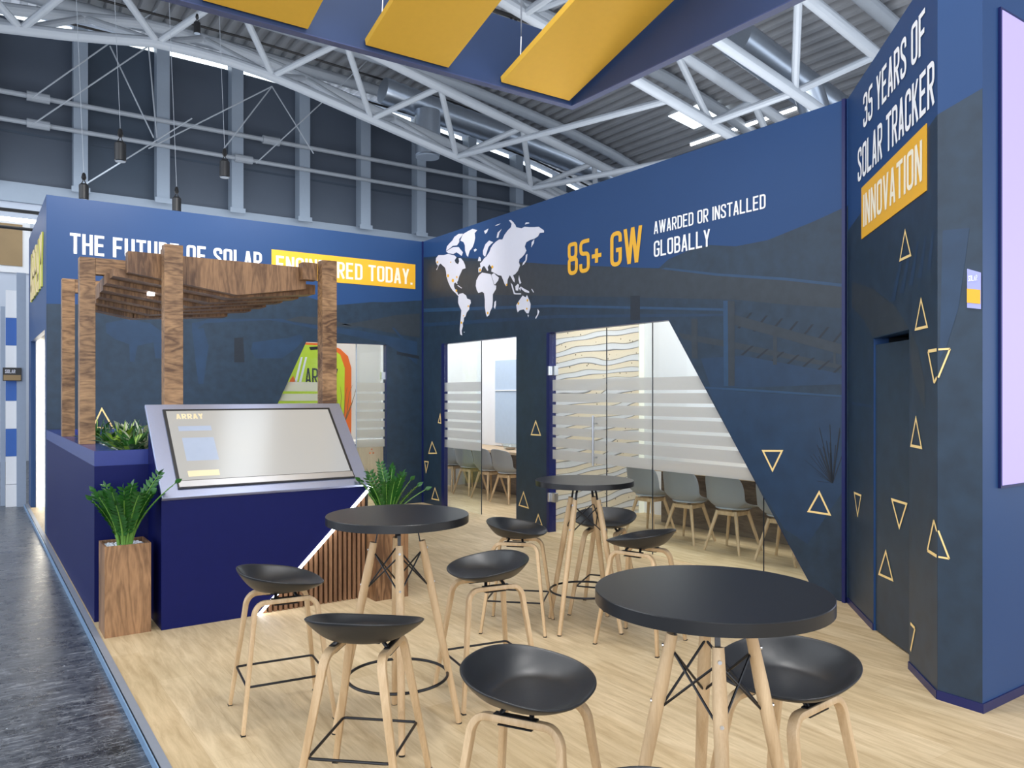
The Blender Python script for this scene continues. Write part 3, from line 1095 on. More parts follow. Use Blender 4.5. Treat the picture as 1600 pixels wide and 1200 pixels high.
o = thing('logo_sign', 'yellow green three dimensional letter sign on the blue side wall', 'sign')
lt = MB()
lettering(lt, 'ARRAY', (0.748, 13.25, 2.98), (0, -1, 0), Z1, 2.2, 0.66, t=.14, thick=(-0.014, 0, 0), gap=0.05)
lt.build('letters', M['lime_yellow'], o)
lt = MB()
lettering(lt, 'ARRAY', (0.7335, 13.25, 2.98), (0, -1, 0), Z1, 2.2, 0.66, t=.14, thick=(-0.004, 0, 0), gap=0.05)
lt.build('letter_faces', M['pale_edge'], o)

# back wall
w2 = MB()
out2 = [(WY, 0), (WY, HT), (3.59, HT), (3.59, 0), (3.87, 0), (5.53, 2.4), (7.482, 2.4), (7.482, 0), (8.164, 0), (8.164, 2.4), (10.085, 2.4), (10.085, 0)]
w2.prism([wall2pt(y, z) for y, z in out2], (0.1, 0, 0))
wall_back = struct('wall_back', w2, M['wall_blue'], 'long blue booth wall with world map and two glazed openings')
e = MB()
for a, b in zip(out2[4:7], out2[5:8]):
    pass
for (a, b) in ((out2[4], out2[5]), (out2[5], out2[6]), (out2[6], out2[7]), (out2[8], out2[9]), (out2[9], out2[10]), (out2[10], out2[11])):
    off = (0, 0.004, 0) if a[0] == b[0] and a[0] == 8.164 else ((0, -0.004, 0) if a[0] == b[0] else (0, 0, -0.004))
    e.prism([(WX - .002, a[0], a[1]), (WX - .002, b[0], b[1]), (WX + .1, b[0], b[1]), (WX + .1, a[0], a[1])], off)
e.box(WX - .004, WX - .001, 10.0, 10.085, 0, 2.4)
e.box(WX - .004, WX - .001, 7.482, 7.53, 0, 2.4)
e.build('opening_edge', M['navy_edge'], wall_back)
MB().box(WX - .025, WX - .001, 3.60, 3.63, 0, HT).build('corner_post', M['navy_edge'], wall_back)
MB().box(WX - .02, WX - .001, WY - .025, WY - .003, 0, HT).build('corner_post', M['navy_edge'], wall_back)
d = MB()


def w2flat(pts, e, mi): d.flat([wall2pt(y, z, e) for y, z in pts], mi)


w2flat([(WY, 0), (WY, 3.76), (10.085, 3.70), (10.085, 0)], .001, 0)
w2flat([(10.085, 2.4), (10.085, 3.70), (8.164, 3.34), (8.164, 2.4)], .001, 0)
w2flat([(8.164, 0), (8.164, 3.34), (7.78, 3.27), (7.482, 3.22), (7.482, 0)], .001, 0)
w2flat([(7.482, 2.4), (7.482, 3.22), (5.93, 2.97), (5.66, 2.93), (5.53, 3.0), (5.53, 2.4)], .001, 0)
w2flat([(5.53, 2.4), (5.53, 3.0), (5.25, 3.05), (5.0, 3.06), (4.7, 3.0), (4.35, 3.0), (3.9, 3.08), (3.59, 3.15), (3.59, 0), (3.87, 0)], .001, 0)
# tracker beam, its shaded table, posts, mirrored rows and the ground line
pp(f2, [(662, 405), (735, 408), (820, 410), (905, 416), (1033, 420), (1120, 430), (1230, 438), (1322, 449), (1322, 482), (1230, 476), (1147, 468), (1000, 465), (843, 462), (730, 460), (662, 468)], .0016, 2, d)
pp(f2, [(1040, 418), (1120, 427), (1230, 434), (1322, 444), (1322, 449), (1230, 438.5), (1120, 431), (1033, 420.5)], .002, 4, d)
pp(f2, [(662, 482), (860, 476), (1140, 482), (1140, 486), (860, 480), (662, 488)], .002, 4, d)
pp(f2, [(662, 505), (690, 503), (870, 492), (1140, 490), (1140, 494), (870, 497), (690, 509), (662, 510)], .002, 1, d)
pp(f2, [(1130, 470), (1148, 470), (1148, 603), (1131, 603)], .0024, 4, d)
pp(f2, [(1137, 470), (1148, 470), (1148, 603), (1138, 603)], .0027, 2, d)
pp(f2, [(985, 462), (1000, 462), (1000, 500), (985, 500)], .0024, 3, d)
pp(f2, [(1080, 498), (1090, 498), (1090, 560), (1081, 560)], .0024, 2, d)
pp(f2, [(1208, 520), (1214, 520), (1214, 570), (1208, 570)], .0024, 2, d)
pp(f2, [(1302, 548), (1306, 548), (1306, 575), (1302, 575)], .0024, 2, d)
pp(f2, [(1148, 492), (1322, 540), (1322, 556), (1148, 508)], .0022, 2, d)
pp(f2, [(1060, 520), (1150, 535), (1322, 572), (1322, 578), (1150, 545), (1066, 530)], .0022, 2, d)
pp(f2, [(1095, 560), (1160, 556), (1322, 585), (1322, 600), (1160, 606), (1110, 604)], .0018, 1, d)
pp(f2, [(1100, 604), (1160, 607), (1322, 618), (1322, 621), (1160, 611), (1102, 607)], .0022, 4, d)
pp(f2, [(1105, 607), (1160, 612), (1322, 622), (1322, 760), (1262, 850), (1225, 826), (1160, 715)], .0017, 1, d)
for k in range(9):
    x0 = 1152 + k * 24
    if x0 > 1312: break
    y0 = 512 + (x0 - 1150) * .19
    pp(f2, [(x0, y0), (x0 + 20, y0 - 24), (x0 + 24, y0 - 24), (x0 + 4, y0 + 1)], .0021, 3, d)
    if k < 7:
        pp(f2, [(x0 + 5, y0 + 42), (x0 + 22, y0 + 28), (x0 + 26, y0 + 28), (x0 + 9, y0 + 43)], .0023, 3, d)
for (cx, cy, R_, nn, fn, xl, xr) in ((1300, 755, 62, 34, f2, 1240, 1321), (1336, 740, 50, 26, f3, 1331, 1362), (1470, 660, 42, 24, f4, 1467, 1505), (1458, 658, 30, 12, f3, 1430, 1463)):
    for k in range(nn):
        a = random.uniform(-0.15, PI + 0.15)
        L_ = R_ * random.uniform(.45, 1)
        x1, y1 = cx + math.cos(a) * L_ * .8, cy - abs(math.sin(a)) * L_ * 1.6
        if not (xl < x1 < xr and xl < cx + (0) + 6 or xl < x1 < xr):
            continue
        cx0 = min(max(cx, xl), xr)
        if fn is not f2: continue
        pp(fn, [(cx0, cy), (x1, y1), (x1 + 1.3, y1 + .6), (cx0 + 1.5, cy)], .003, 3, d)
d.build('printed_scene', [M['print_dark'], M['print_mid'], M['print_grey'], M['print_black'], M['print_line']], wall_back)
g = MB()
for t_ in ([(1190, 703), (1224, 703), (1207, 738)], [(1280, 766), (1299, 806), (1261, 800)], [(837, 656), (845.5, 681), (829, 680)],
           [(675, 689), (683, 709), (669, 709)], [(688, 645), (689.5, 662), (684, 661)], [(663, 720), (670, 721), (665.5, 740)],
           [(679.5, 761), (686.5, 782.5), (674, 780)], [(818, 767), (826.5, 795), (810, 790)], [(841, 802), (848, 822), (835, 820)]):
    tri_mb(g, f2, t_, 0.016)
g.build('triangle_print', M['gold'], wall_back)
U2 = Vector((0, -1, 0))
lt = MB()
lettering(lt, '85+ GW', (WX - .005, 7.12, 3.032), U2, Z1, 1.225, 0.377, t=.12, gap=.06, nrm=(-1, 0, 0))
lt.build('lettering', M['yellow_vinyl'], wall_back)
lt = MB()
lettering(lt, 'AWARDED OR INSTALLED', (WX - .005, 5.728, 3.282), U2, Z1, 1.36, 0.128, t=.12, gap=.07, nrm=(-1, 0, 0))
lettering(lt, 'GLOBALLY', (WX - .005, 5.728, 3.048), U2, Z1, 0.735, 0.163, t=.12, gap=.07, nrm=(-1, 0, 0))
lt.build('lettering', M['white_vinyl'], wall_back)

# world map
MAP = {
 'na': [(125,470),(128,440),(150,412),(200,412),(240,400),(262,405),(300,415),(320,432),(312,445),(302,460),(312,485),(335,497),(345,470),(338,440),(360,440),(385,470),(400,505),(405,535),(375,545),(360,580),(345,610),(335,650),(325,665),(330,682),(318,680),(310,668),(298,676),(296,705),(305,730),(315,735),(325,755),(335,780),(348,790),(335,795),(308,765),(285,745),(262,710),(240,660),(225,610),(222,570),(212,530),(190,510),(170,490),(155,505),(135,552),(130,548),(148,512),(135,500)],
 'can1': [(222,372),(230,330),(255,300),(280,275),(300,240),(340,212),(380,210),(370,230),(345,262),(345,290),(325,320),(285,325),(262,345)],
 'can2': [(222,378),(262,352),(290,336),(340,335),(352,352),(380,385),(368,420),(345,402),(320,385),(290,402),(245,395)],
 'green': [(355,275),(380,215),(430,185),(470,165),(515,178),(490,205),(495,250),(485,300),(470,340),(445,370),(435,400),(428,430),(415,415),(400,370),(398,320),(385,290)],
 'ice': [(480,360),(500,350),(512,362),(490,382)], 'sval': [(578,185),(620,162),(605,200),(588,212)],
 'fj': [(680,138),(700,125),(735,115),(705,133)],
 'sa': [(345,775),(380,768),(410,790),(420,820),(450,830),(455,860),(440,890),(440,920),(415,950),(405,985),(390,1000),(388,1030),(378,1050),(380,1080),(368,1120),(373,1165),(355,1155),(350,1110),(355,1050),(360,990),(365,930),(350,900),(335,860),(335,810)],
 'af': [(530,600),(560,575),(600,582),(640,590),(650,620),(672,692),(692,698),(690,730),(660,780),(660,850),(655,900),(635,940),(625,975),(605,990),(595,960),(585,900),(585,830),(578,770),(560,755),(525,768),(510,740),(500,700),(505,650)],
 'mad': [(675,850),(690,838),(690,880),(680,918),(670,900)],
 'arab': [(646,596),(670,580),(692,602),(718,622),(710,650),(680,688),(672,680)],
 'eur': [(525,575),(525,530),(545,522),(540,490),(560,470),(580,440),(600,425),(615,400),(628,380),(640,345),(662,312),(690,285),(720,265),(750,265),(770,220),(800,180),(830,150),(840,100),(870,125),(880,150),(930,160),(960,145),(1000,150),(1050,150),(1090,145),(1140,180),(1140,200),(1100,205),(1085,235),(1050,258),(1010,270),(975,290),(960,330),(975,370),(960,400),(935,430),(910,450),(905,480),(915,510),(895,560),(870,590),(850,600),(865,640),(865,670),(850,655),(835,625),(820,600),(800,640),(795,690),(785,705),(770,680),(755,640),(740,605),(710,600),(695,590),(668,576),(645,565),(648,540),(665,525),(640,518),(628,500),(612,525),(618,555),(608,560),(590,530),(577,512),(560,530),(550,568)],
 'scan': [(568,405),(568,370),(590,310),(625,275),(665,290),(640,312),(620,335),(608,370),(590,425),(578,420)],
 'uk': [(520,468),(530,425),(545,435),(550,468)], 'nz1': [(695,250),(705,200),(745,165),(722,205),(712,248)],
 'kam': [(1020,340),(1025,290),(1050,262),(1045,300)], 'jp': [(935,510),(945,480),(965,460),(970,410),(985,400),(978,460),(955,495)],
 'sib': [(960,125),(970,105),(1000,105),(1003,115),(975,120)], 'sib2': [(810,85),(830,82),(862,112),(840,122)],
 'sum': [(828,670),(845,690),(865,760),(880,775),(858,778),(840,720)], 'bor': [(870,705),(895,680),(907,692),(897,745),(875,742)],
 'jav': [(865,770),(925,770),(925,780),(870,780)], 'phi': [(905,600),(915,640),(927,672),(912,685),(900,640)],
 'png': [(920,705),(960,730),(1000,750),(1002,768),(960,757),(930,732)], 'mel': [(1020,730),(1028,728),(1046,758),(1040,764)],
 'sul': [(905,722),(925,705),(918,750)], 'au': [(880,880),(905,840),(940,790),(955,800),(968,808),(980,785),(1000,830),(1015,870),(1012,910),(995,960),(975,955),(950,920),(910,930),(893,950),(885,920)],
 'tas': [(985,970),(998,972),(992,995)], 'nz': [(1080,915),(1097,940),(1085,975),(1064,1010),(1058,1000),(1078,965)],
 'car': [(330,690),(372,720),(365,724),(328,698)], 'fal': [(386,1132),(397,1130),(392,1140)]}
mpm = MB()
for i, pts in enumerate(MAP.values()):
    mpm.flat([f2(660 + x / 6, 330 + y / 6, .005 + .00005 * i) for x, y in pts])
mp_o = mpm.build('world_map', M['map_white'], wall_back)
bm_ = bmesh.new(); bm_.from_mesh(mp_o.data); bmesh.ops.triangulate(bm_, faces=bm_.faces); bm_.to_mesh(mp_o.data); bm_.free()
dots = MB()
for x, y, r in ((240, 605, 12), (285, 650, 14), (322, 618, 9), (318, 745, 10), (540, 552, 12), (655, 522, 12), (790, 690, 9), (140, 478, 9), (265, 478, 6), (430, 890, 8),
                (365, 1045, 10), (385, 980, 6), (612, 955, 10), (900, 865, 10), (985, 835, 10), (978, 915, 8)):
    dots.flat([f2(660 + (x + r * .8 * math.cos(k * PI / 5)) / 6, 330 + (y + r * 1.2 * math.sin(k * PI / 5)) / 6, .0075) for k in range(10)])
dots.build('map_dots', M['yellow_vinyl'], wall_back)

# angled right wall with the slightly opened door
dirD = Vector((-1, -1, 0)).normalized()
nD = Vector((-1, 1, 0)).normalized()
OD = Vector((WX, 3.59, 0))
def D3(s, z, e=0.0): return OD + dirD * s + nD * e + Vector((0, 0, z))


LD = 1.994
w3 = MB()
w3.prism([D3(s, z) for s, z in [(0, 0), (0, HT), (LD, HT), (LD, 0), (1.515, 0), (1.515, 2.045), (0.735, 2.045), (0.735, 0)]], -nD * 0.1)
wall_right = struct('wall_right', w3, M['wall_blue'], 'angled blue booth wall with the years of innovation slogan and a flush door')
d = MB()
d.flat([D3(s, z, .001) for s, z in [(0, 0), (0, 2.95), (0.735, 3.05), (0.735, 0)]], 0)
d.flat([D3(s, z, .001) for s, z in [(0.735, 2.045), (0.735, 3.05), (1.515, 3.1), (1.515, 2.045)]], 0)
d.flat([D3(s, z, .001) for s, z in [(1.515, 0), (1.515, 3.1), (LD, 3.17), (LD, 0)]], 0)
pp(f3, [(1331, 440), (1365, 452), (1400, 480), (1420, 513), (1364, 527), (1350, 500), (1331, 480)], .002, 2, d)
pp(f3, [(1422, 515), (1435, 545), (1445, 600), (1445, 640), (1430, 600), (1422, 560)], .002, 2, d)
for k in range(5):
    pp(f3, [(1392 + k * 14, 470 - k * 12), (1398 + k * 14, 470 - k * 12), (1412 + k * 12, 395 - k * 9), (1409 + k * 12, 395 - k * 9)], .0018, 1, d)
pp(f3, [(1331, 628), (1362, 633), (1362, 637), (1331, 632)], .002, 1, d)
d.build('printed_scene', [M['print_dark'], M['print_mid'], M['print_grey'], M['print_black']], wall_right)
lt = MB()
lettering(lt, '35 YEARS OF', D3(0.475, 3.60, .004), dirD, Z1, 1.34, 0.245, t=.125, gap=.07, nrm=nD)
lettering(lt, 'SOLAR TRACKER', D3(0.318, 3.245, .004), dirD, Z1, 1.64, 0.25, t=.125, gap=.07, nrm=nD)
lt.build('lettering', M['white_vinyl'], wall_right)
MB().prism([D3(s, z, .002) for s, z in [(0.429, 2.80), (1.834, 2.80), (1.834, 3.178), (0.429, 3.178)]], nD * 0.004).build('yellow_panel', M['yellow_vinyl'], wall_right)
lt = MB()
lettering(lt, 'INNOVATION', D3(0.49, 2.875, .008), dirD, Z1, 1.28, 0.235, t=.125, gap=.07, nrm=nD)
lt.build('lettering', M['cream_vinyl'], wall_right)
g = MB()
for t_ in ([(1414, 357), (1424, 400), (1405, 409)], [(1439, 464), (1450, 512), (1429, 517)], [(1334, 768), (1346, 773), (1340, 809)], [(1431, 649), (1441, 702), (1422, 698)]):
    tri_mb(g, f3, t_, 0.016)
tri_mb(g, f3, [(1463.5, 546.5), (1450, 549), (1459.5, 598), (1463.5, 590)], 0.018, closed=False)
tri_mb(g, f3, [(1463.5, 830), (1459, 813), (1449, 860), (1463.5, 869)], 0.018, closed=False)
tri_mb(g, f3, [(1422.5, 974), (1429.5, 982), (1422.5, 1017)], 0.018, closed=False)
g.build('triangle_print', M['gold'], wall_right)
# skirting
MB().prism([D3(s, z, 0) for s, z in [(0, 0), (0.735, 0), (0.735, .045), (0, .045)]], nD * 0.008).build('skirting', M['navy_edge'], wall_right)
MB().prism([D3(s, z, 0) for s, z in [(1.515, 0), (LD, 0), (LD, .045), (1.515, .045)]], nD * 0.008).build('skirting', M['navy_edge'], wall_right)

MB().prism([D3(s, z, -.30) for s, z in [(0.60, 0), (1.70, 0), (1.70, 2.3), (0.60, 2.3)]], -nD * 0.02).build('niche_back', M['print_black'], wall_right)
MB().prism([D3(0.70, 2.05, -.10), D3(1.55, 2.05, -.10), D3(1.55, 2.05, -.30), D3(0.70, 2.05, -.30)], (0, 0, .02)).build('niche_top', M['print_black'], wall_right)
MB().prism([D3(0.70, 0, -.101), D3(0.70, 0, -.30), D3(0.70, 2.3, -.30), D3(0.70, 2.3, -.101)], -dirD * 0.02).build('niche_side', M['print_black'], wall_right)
# the door leaf, standing a little inwards
dr = thing('door_1', 'dark printed flush door standing slightly open in the angled wall', 'door')
dr['kind'] = 'structure'
a_ = D3(0.745, 0, -0.012)
b_ = D3(1.50, 0, -0.11)
dd = (b_ - a_).normalized()
nn_ = Vector((dd.y, -dd.x, 0))
if nn_.dot(nD) < 0: nn_ = -nn_
leaf = MB()
leaf.prism([a_ + Vector((0, 0, .01)), b_ + Vector((0, 0, .01)), b_ + Vector((0, 0, 2.0)), a_ + Vector((0, 0, 2.0))], -nn_ * 0.04)
leaf.build('door_leaf', M['print_dark'], dr)


def onLeaf(px, py, e):
    d_ = ray(px, py)
    o_ = Vector((0, 0, EYE))
    k = (a_ + nn_ * e - o_).dot(nn_) / d_.dot(nn_)
    return o_ + d_ * k


g = MB()
tri_mb(g, onLeaf, [(1392, 778), (1418, 786), (1405, 828)], 0.016)
tri_mb(g, onLeaf, [(1384, 858), (1396, 909), (1372, 898)], 0.016)
g.build('triangle_print', M['gold'], dr)

# end pier with the led wall
w4 = MB()
w4.prism([(4.32, 2.18, 0), (4.32, 1.95, 0), (9.0, 1.95, 0), (9.0, 2.25, 0), (4.46, 2.25, 0)], (0, 0, HT))
wall_pier = struct('wall_pier', w4, M['wall_blue'], 'blue end pier of the booth wall beside the bright screen')
d = MB()
d.flat([(4.319, 2.18, 0), (4.319, 1.95, 0), (4.319, 1.95, 3.24), (4.319, 2.18, 3.17)], 0)
pp(f4, [(1473, 360), (1515, 356), (1498, 480), (1478, 545), (1468, 560)], .002, 1, d)
d.build('printed_scene', [M['print_dark'], M['print_mid']], wall_pier)
g = MB()
tri_mb(g, f4, [(1466, 546), (1484.5, 545), (1466, 590)], 0.010, closed=False)
tri_mb(g, f4, [(1466, 829), (1483, 873), (1466, 870)], 0.010, closed=False)
g.build('triangle_print', M['gold'], wall_pier)
MB().box(4.312, 4.32, 1.942, 2.18, 0, .05).build('skirting', M['navy_edge'], wall_pier)
MB().box(4.32, 9.0, 1.942, 1.95, 0, .05).build('skirting', M['navy_edge'], wall_pier)
t = thing('led_screen', 'large glowing violet screen on the end pier at the right edge', 'screen')
MB().box(4.49, 7.3, 1.935, 1.949, 1.155, 3.705).build('screen_frame', M['navy_edge'], t)
MB().box(4.503, 7.29, 1.932, 1.9345, 1.17, 3.69).build('display', M['led_screen'], t)

t = thing('hanging_card', 'small lilac and yellow card fixed on the pier edge', 'card')
c0 = [f4(1512, 420, .004), f4(1533, 426, .004), f4(1533, 483, .004), f4(1512, 481, .004)]
MB().prism(c0, (-0.006, 0, 0)).build('card', M['lilac'], t)
MB().flat([v + Vector((-0.008, 0, 0)) for v in (f4(1512, 451, .004), f4(1533, 453, .004), f4(1533, 475, .004), f4(1512, 473, .004))]).build('yellow_field', M['yellow_vinyl'], t)
lt = MB()
p0 = f4(1514, 440, .004) + Vector((-0.009, 0, 0))
lettering(lt, 'SOLAR', p0, U2, Z1, 0.045, 0.03, t=.13)
lettering(lt, 'A5', f4(1515, 468, .004) + Vector((-0.011, 0, 0)), U2, Z1, 0.035, 0.035, t=.15) if False else None
lt.build('lettering', M['white_vinyl'], t)

# ================================================================== MEETING ROOMS
struct('wall_room_back', MB().box(7.8, 7.88, 3.0, 12.4, 0, HT), M['white_wall'], 'white back wall of the meeting rooms')
struct('wall_room_end', MB().box(0.9, 7.8, 12.4, 12.48, 0, HT), M['cream_wall'], 'white end wall closing the glazed rooms')
struct('wall_room_near', MB().box(5.84, 7.8, 3.0, 3.06, 0, HT), M['white_wall'], 'white near wall of the large meeting room')
wd = struct('wall_divider', MB().box(5.84, 7.8, 8.02, 8.10, 0, HT), M['white_wall'], 'divider between the meeting rooms')
MB().box(5.85, 7.78, 8.00, 8.019, 0.05, HT).build('stone_picture', M['stone_print'], wd)
MB().box(7.70, 7.795, 7.985, 7.999, 0.0, HT).build('led_strip', M['led_soft'], wd)
struct('wall_room_side', MB().box(5.84, 5.90, 10.75, 12.4, 0, HT), M['white_wall'], 'white wall between left room and small meeting room')
t = thing('window_50', 'pale blue window with white frame in the small meeting room', 'window')
t['kind'] = 'structure'
MB().box(7.74, 7.80, 10.2, 11.80, 0.75, 2.34).build('window_frame', M['white_wall'], t)
MB().box(7.73, 7.739, 10.3, 11.68, 0.80, 2.26).build('pane', M['ice'], t)
MB().box(7.715, 7.729, 10.3, 11.68, 1.72, 1.74).build('glazing_bar', M['white_wall'], t)

BANDS = []
tops = [1.83, 1.666, 1.533, 1.40, 1.263, 1.137, 0.993]
bots = [1.70, 1.567, 1.434, 1.297, 1.171, 1.027, 0.88]
BANDS = list(zip(tops, bots))
def ysl(z): return 5.53 - (2.4 - z) * 0.6917


def film(parent, x, ya, yb_, clip=False):
    for zt, zl in BANDS:
        y0t, y0b = yb_, yb_
        if clip:
            y0t, y0b = max(yb_, ysl(zt)), max(yb_, ysl(zl))
        if ya - y0t < .01:
            continue
        MB().flat([(x, ya, zt), (x, y0t, zt), (x, y0b, zl), (x, ya, zl)]).build('frosted_band', M['frost'], parent)


GX = 5.775


def gpanel(name, label, poly, ya, yb_, clip=False, cat='glass panel'):
    t = thing(name, label, cat)
    MB().prism([(GX, y, z) for y, z in poly], (0.01, 0, 0)).build('pane', M['glass'], t)
    film(t, GX - .002, ya - .005, yb_ + .005, clip)
    ztop = 2.39 if not clip else .80
    MB().box(GX - .001, GX + .011, yb_ - .0025, yb_ + .0025, .01, ztop).build('glass_edge', M['print_black'], t)
    return t


gpanel('glass_partition', 'frameless glass panel with frosted bands in the narrow doorway', [(10.08, 0.01), (10.08, 2.395), (9.07, 2.395), (9.07, 0.01)], 10.08, 9.07)
t = gpanel('glass_door', 'frameless glass door with frosted bands, hinges and a long handle', [(7.475, 0.01), (7.475, 2.395), (6.505, 2.395), (6.505, 0.01)], 7.475, 6.505, cat='door')
for zz in (1.94, 0.42):
    h = MB().box(GX - .03, GX + .03, 7.40, 7.475, zz - .055, zz + .055)
    h.box(WX - .012, GX + .02, 7.476, 7.50, zz - .055, zz + .055)
    h.build('hinge', M['steel'], t, bevel=.004)
hd = MB()
hd.tube([(GX - .06, 6.66, 0.86), (GX - .06, 6.66, 1.42)], .014, 10)
for zz in (0.95, 1.33):
    hd.tube([(GX - .06, 6.66, zz), (GX + .002, 6.66, zz)], .009, 8)
hd.build('handle', M['steel'], t, smooth=True)
gpanel('glass_partition', 'fixed glass panel with frosted bands right of the glass door', [(6.495, 0.01), (6.495, 2.395), (5.80, 2.395), (5.80, 0.01)], 6.495, 5.80)
gpanel('glass_partition', 'large glass panel with frosted bands cut off by the slanted opening', [(5.79, 0.01), (5.79, 2.395), (5.535, 2.395), (4.43, 0.805), (4.43, 0.01)], 5.79, 4.43, True)
t = thing('glass_partition', 'small three cornered glass panel low in the slanted opening', 'glass panel')
MB().prism([(GX, y, z) for y, z in ((4.42, .01), (4.42, .79), (3.88, .01))], (0.01, 0, 0)).build('pane', M['glass'], t)
# glass in the left wall
t = thing('glass_partition', 'slanted glass panel with frosted bands left in the slogan wall', 'glass panel')
MB().prism([(x, WY + .045, z) for x, z in ((2.79, .01), (3.90, 2.395), (4.30, 2.395), (4.30, .01))], (0, .01, 0)).build('pane', M['glass'], t)
for zt, zl in BANDS:
    xl = lambda z: 2.77 + z * 0.4667
    MB().flat([(xl(zt) + .01, WY + .043, zt), (4.295, WY + .043, zt), (4.295, WY + .043, zl), (xl(zl) + .01, WY + .043, zl)]).build('frosted_band', M['frost'], t)
t = thing('glass_door', 'narrow glass door with frosted bands at the right of the slogan wall opening', 'door')
MB().box(4.66, 5.115, WY + .045, WY + .055, .01, 2.395).build('pane', M['glass'], t)
for zt, zl in BANDS:
    MB().flat([(4.665, WY + .043, zt), (5.11, WY + .043, zt), (5.11, WY + .043, zl), (4.665, WY + .043, zl)]).build('frosted_band', M['frost'], t)
MB().box(5.05, 5.118, WY + .02, WY + .08, 1.88, 1.99).build('hinge', M['steel'], t)
MB().box(4.655, 4.665, WY + .04, WY + .06, 0.01, 2.395).build('edge_seal', M['grey_frame'], t)

# green picture wall inside the left room
YG = 12.39
gw = thing('green_picture', 'lime green and orange printed panel behind the slanted glass', 'wall panel')
xr = onY(549, 560, YG).x
MB().prism([(2.6, YG, 0.02), (xr - .02, YG, 0.02), (xr, YG, 1.2), (xr, YG, 2.1), (xr - .06, YG, 2.3), (xr - .2, YG, 2.42), (xr - .5, YG, 2.5), (2.6, YG, 2.5)], (0, .009, 0)).build('orange_ground', M['orange_print'], gw)
MB().prism([(2.6, YG - .006, 0.02), (xr - .22, YG - .006, 0.02), (xr - .13, YG - .006, 1.2), (xr - .12, YG - .006, 2.1), (xr - .2, YG - .006, 2.32), (xr - .4, YG - .006, 2.46), (2.6, YG - .006, 2.49)], (0, .005, 0)).build('green_ground', M['green_print'], gw)
lt = MB()
p0 = onY(477, 601, YG - .008)
lettering(lt, 'ARRAY', p0, X1, Z1, 0.56, 0.27, t=.11, nrm=(0, -1, 0))
lt.build('lettering', M['print_black'], gw)
st = MB()
for dx in (0, 7):
    st.flat([onY(px + dx, py, YG - .008) for px, py in ((470, 558), (473, 558), (463, 601), (459, 601))])
st.build('white_stripe', M['white_vinyl'], gw)
MB().flat([onY(px, py, YG - .008) for px, py in ((458, 587), (462, 596), (459, 601), (452, 601), (453, 594))]).build('orange_spot', M['orange_print'], gw)
MB().flat([onY(px, py, YG - .008) for px, py in ((483, 542), (500, 541), (498, 546), (485, 547))]).build('dark_slot', M['black'], gw)

t = thing('cabinet', 'pale wooden cabinet with white top behind the narrow glass door', 'cabinet')
xc = 5.12
MB().box(xc, 5.80, 11.75, 12.38, 0, 0.86).build('body', M['pale_door'], t)
MB().box(xc - .25, 5.80, 11.70, 12.385, 0.861, 0.91).build('worktop', M['white_wall'], t)
MB().box(xc - .24, xc - .002, 11.78, 12.37, 0, 0.86).build('side_unit', M['kiosk_blue'], t)
for q_ in (5.30, 5.36, 5.33):
    pass
for q_, zq in ((5.34, .70), (5.40, .70), (5.37, .76)):
    MB().lathe([(0.012, 0), (0.014, .01), (0.008, .02)], 10, (q_, 11.735, zq)).build('knob', M['orange_print'], t)
t = thing('twig_vase', 'vase with bare brown twigs in the left room', 'vase', (4.95, 11.95, 0.911))
MB().lathe([(0.05, 0), (0.08, .05), (0.07, .2), (0.035, .28), (0.045, .3)], 20).build('vase', M['white_wall'], t, smooth=True)
for k in range(9):
    a = k * .7
    p = [Vector((0, 0, .15))]
    for j in range(1, 6):
        p.append(p[-1] + Vector((math.cos(a) * .05 + random.uniform(-.02, .02), math.sin(a) * .03, .14 + random.uniform(-.03, .03))))
    MB().tube(p, [.008, .007, .006, .005, .004, .002], 5).build('twig', M['twig'], t)


# meeting tables
def meeting_table(label, y0, y1):
    t = thing('meeting_table', label, 'table', (7.42, (y0 + y1) / 2, 0))
    L_ = (y1 - y0) / 2
    MB().box(-0.36, 0.37, -L_, L_, 0.70, 0.74).build('tabletop', M['desk_wood'], t, bevel=.003)
    MB().box(-0.02, 0.36, -L_ + .03, L_ - .03, 0.0, 0.699).build('base_panel', M['desk_panel'], t)
    return t


meeting_table('long wooden meeting table with dark base in the large meeting room', 3.2, 7.30)
meeting_table('long wooden meeting table with dark base in the small meeting room', 8.6, 12.2)


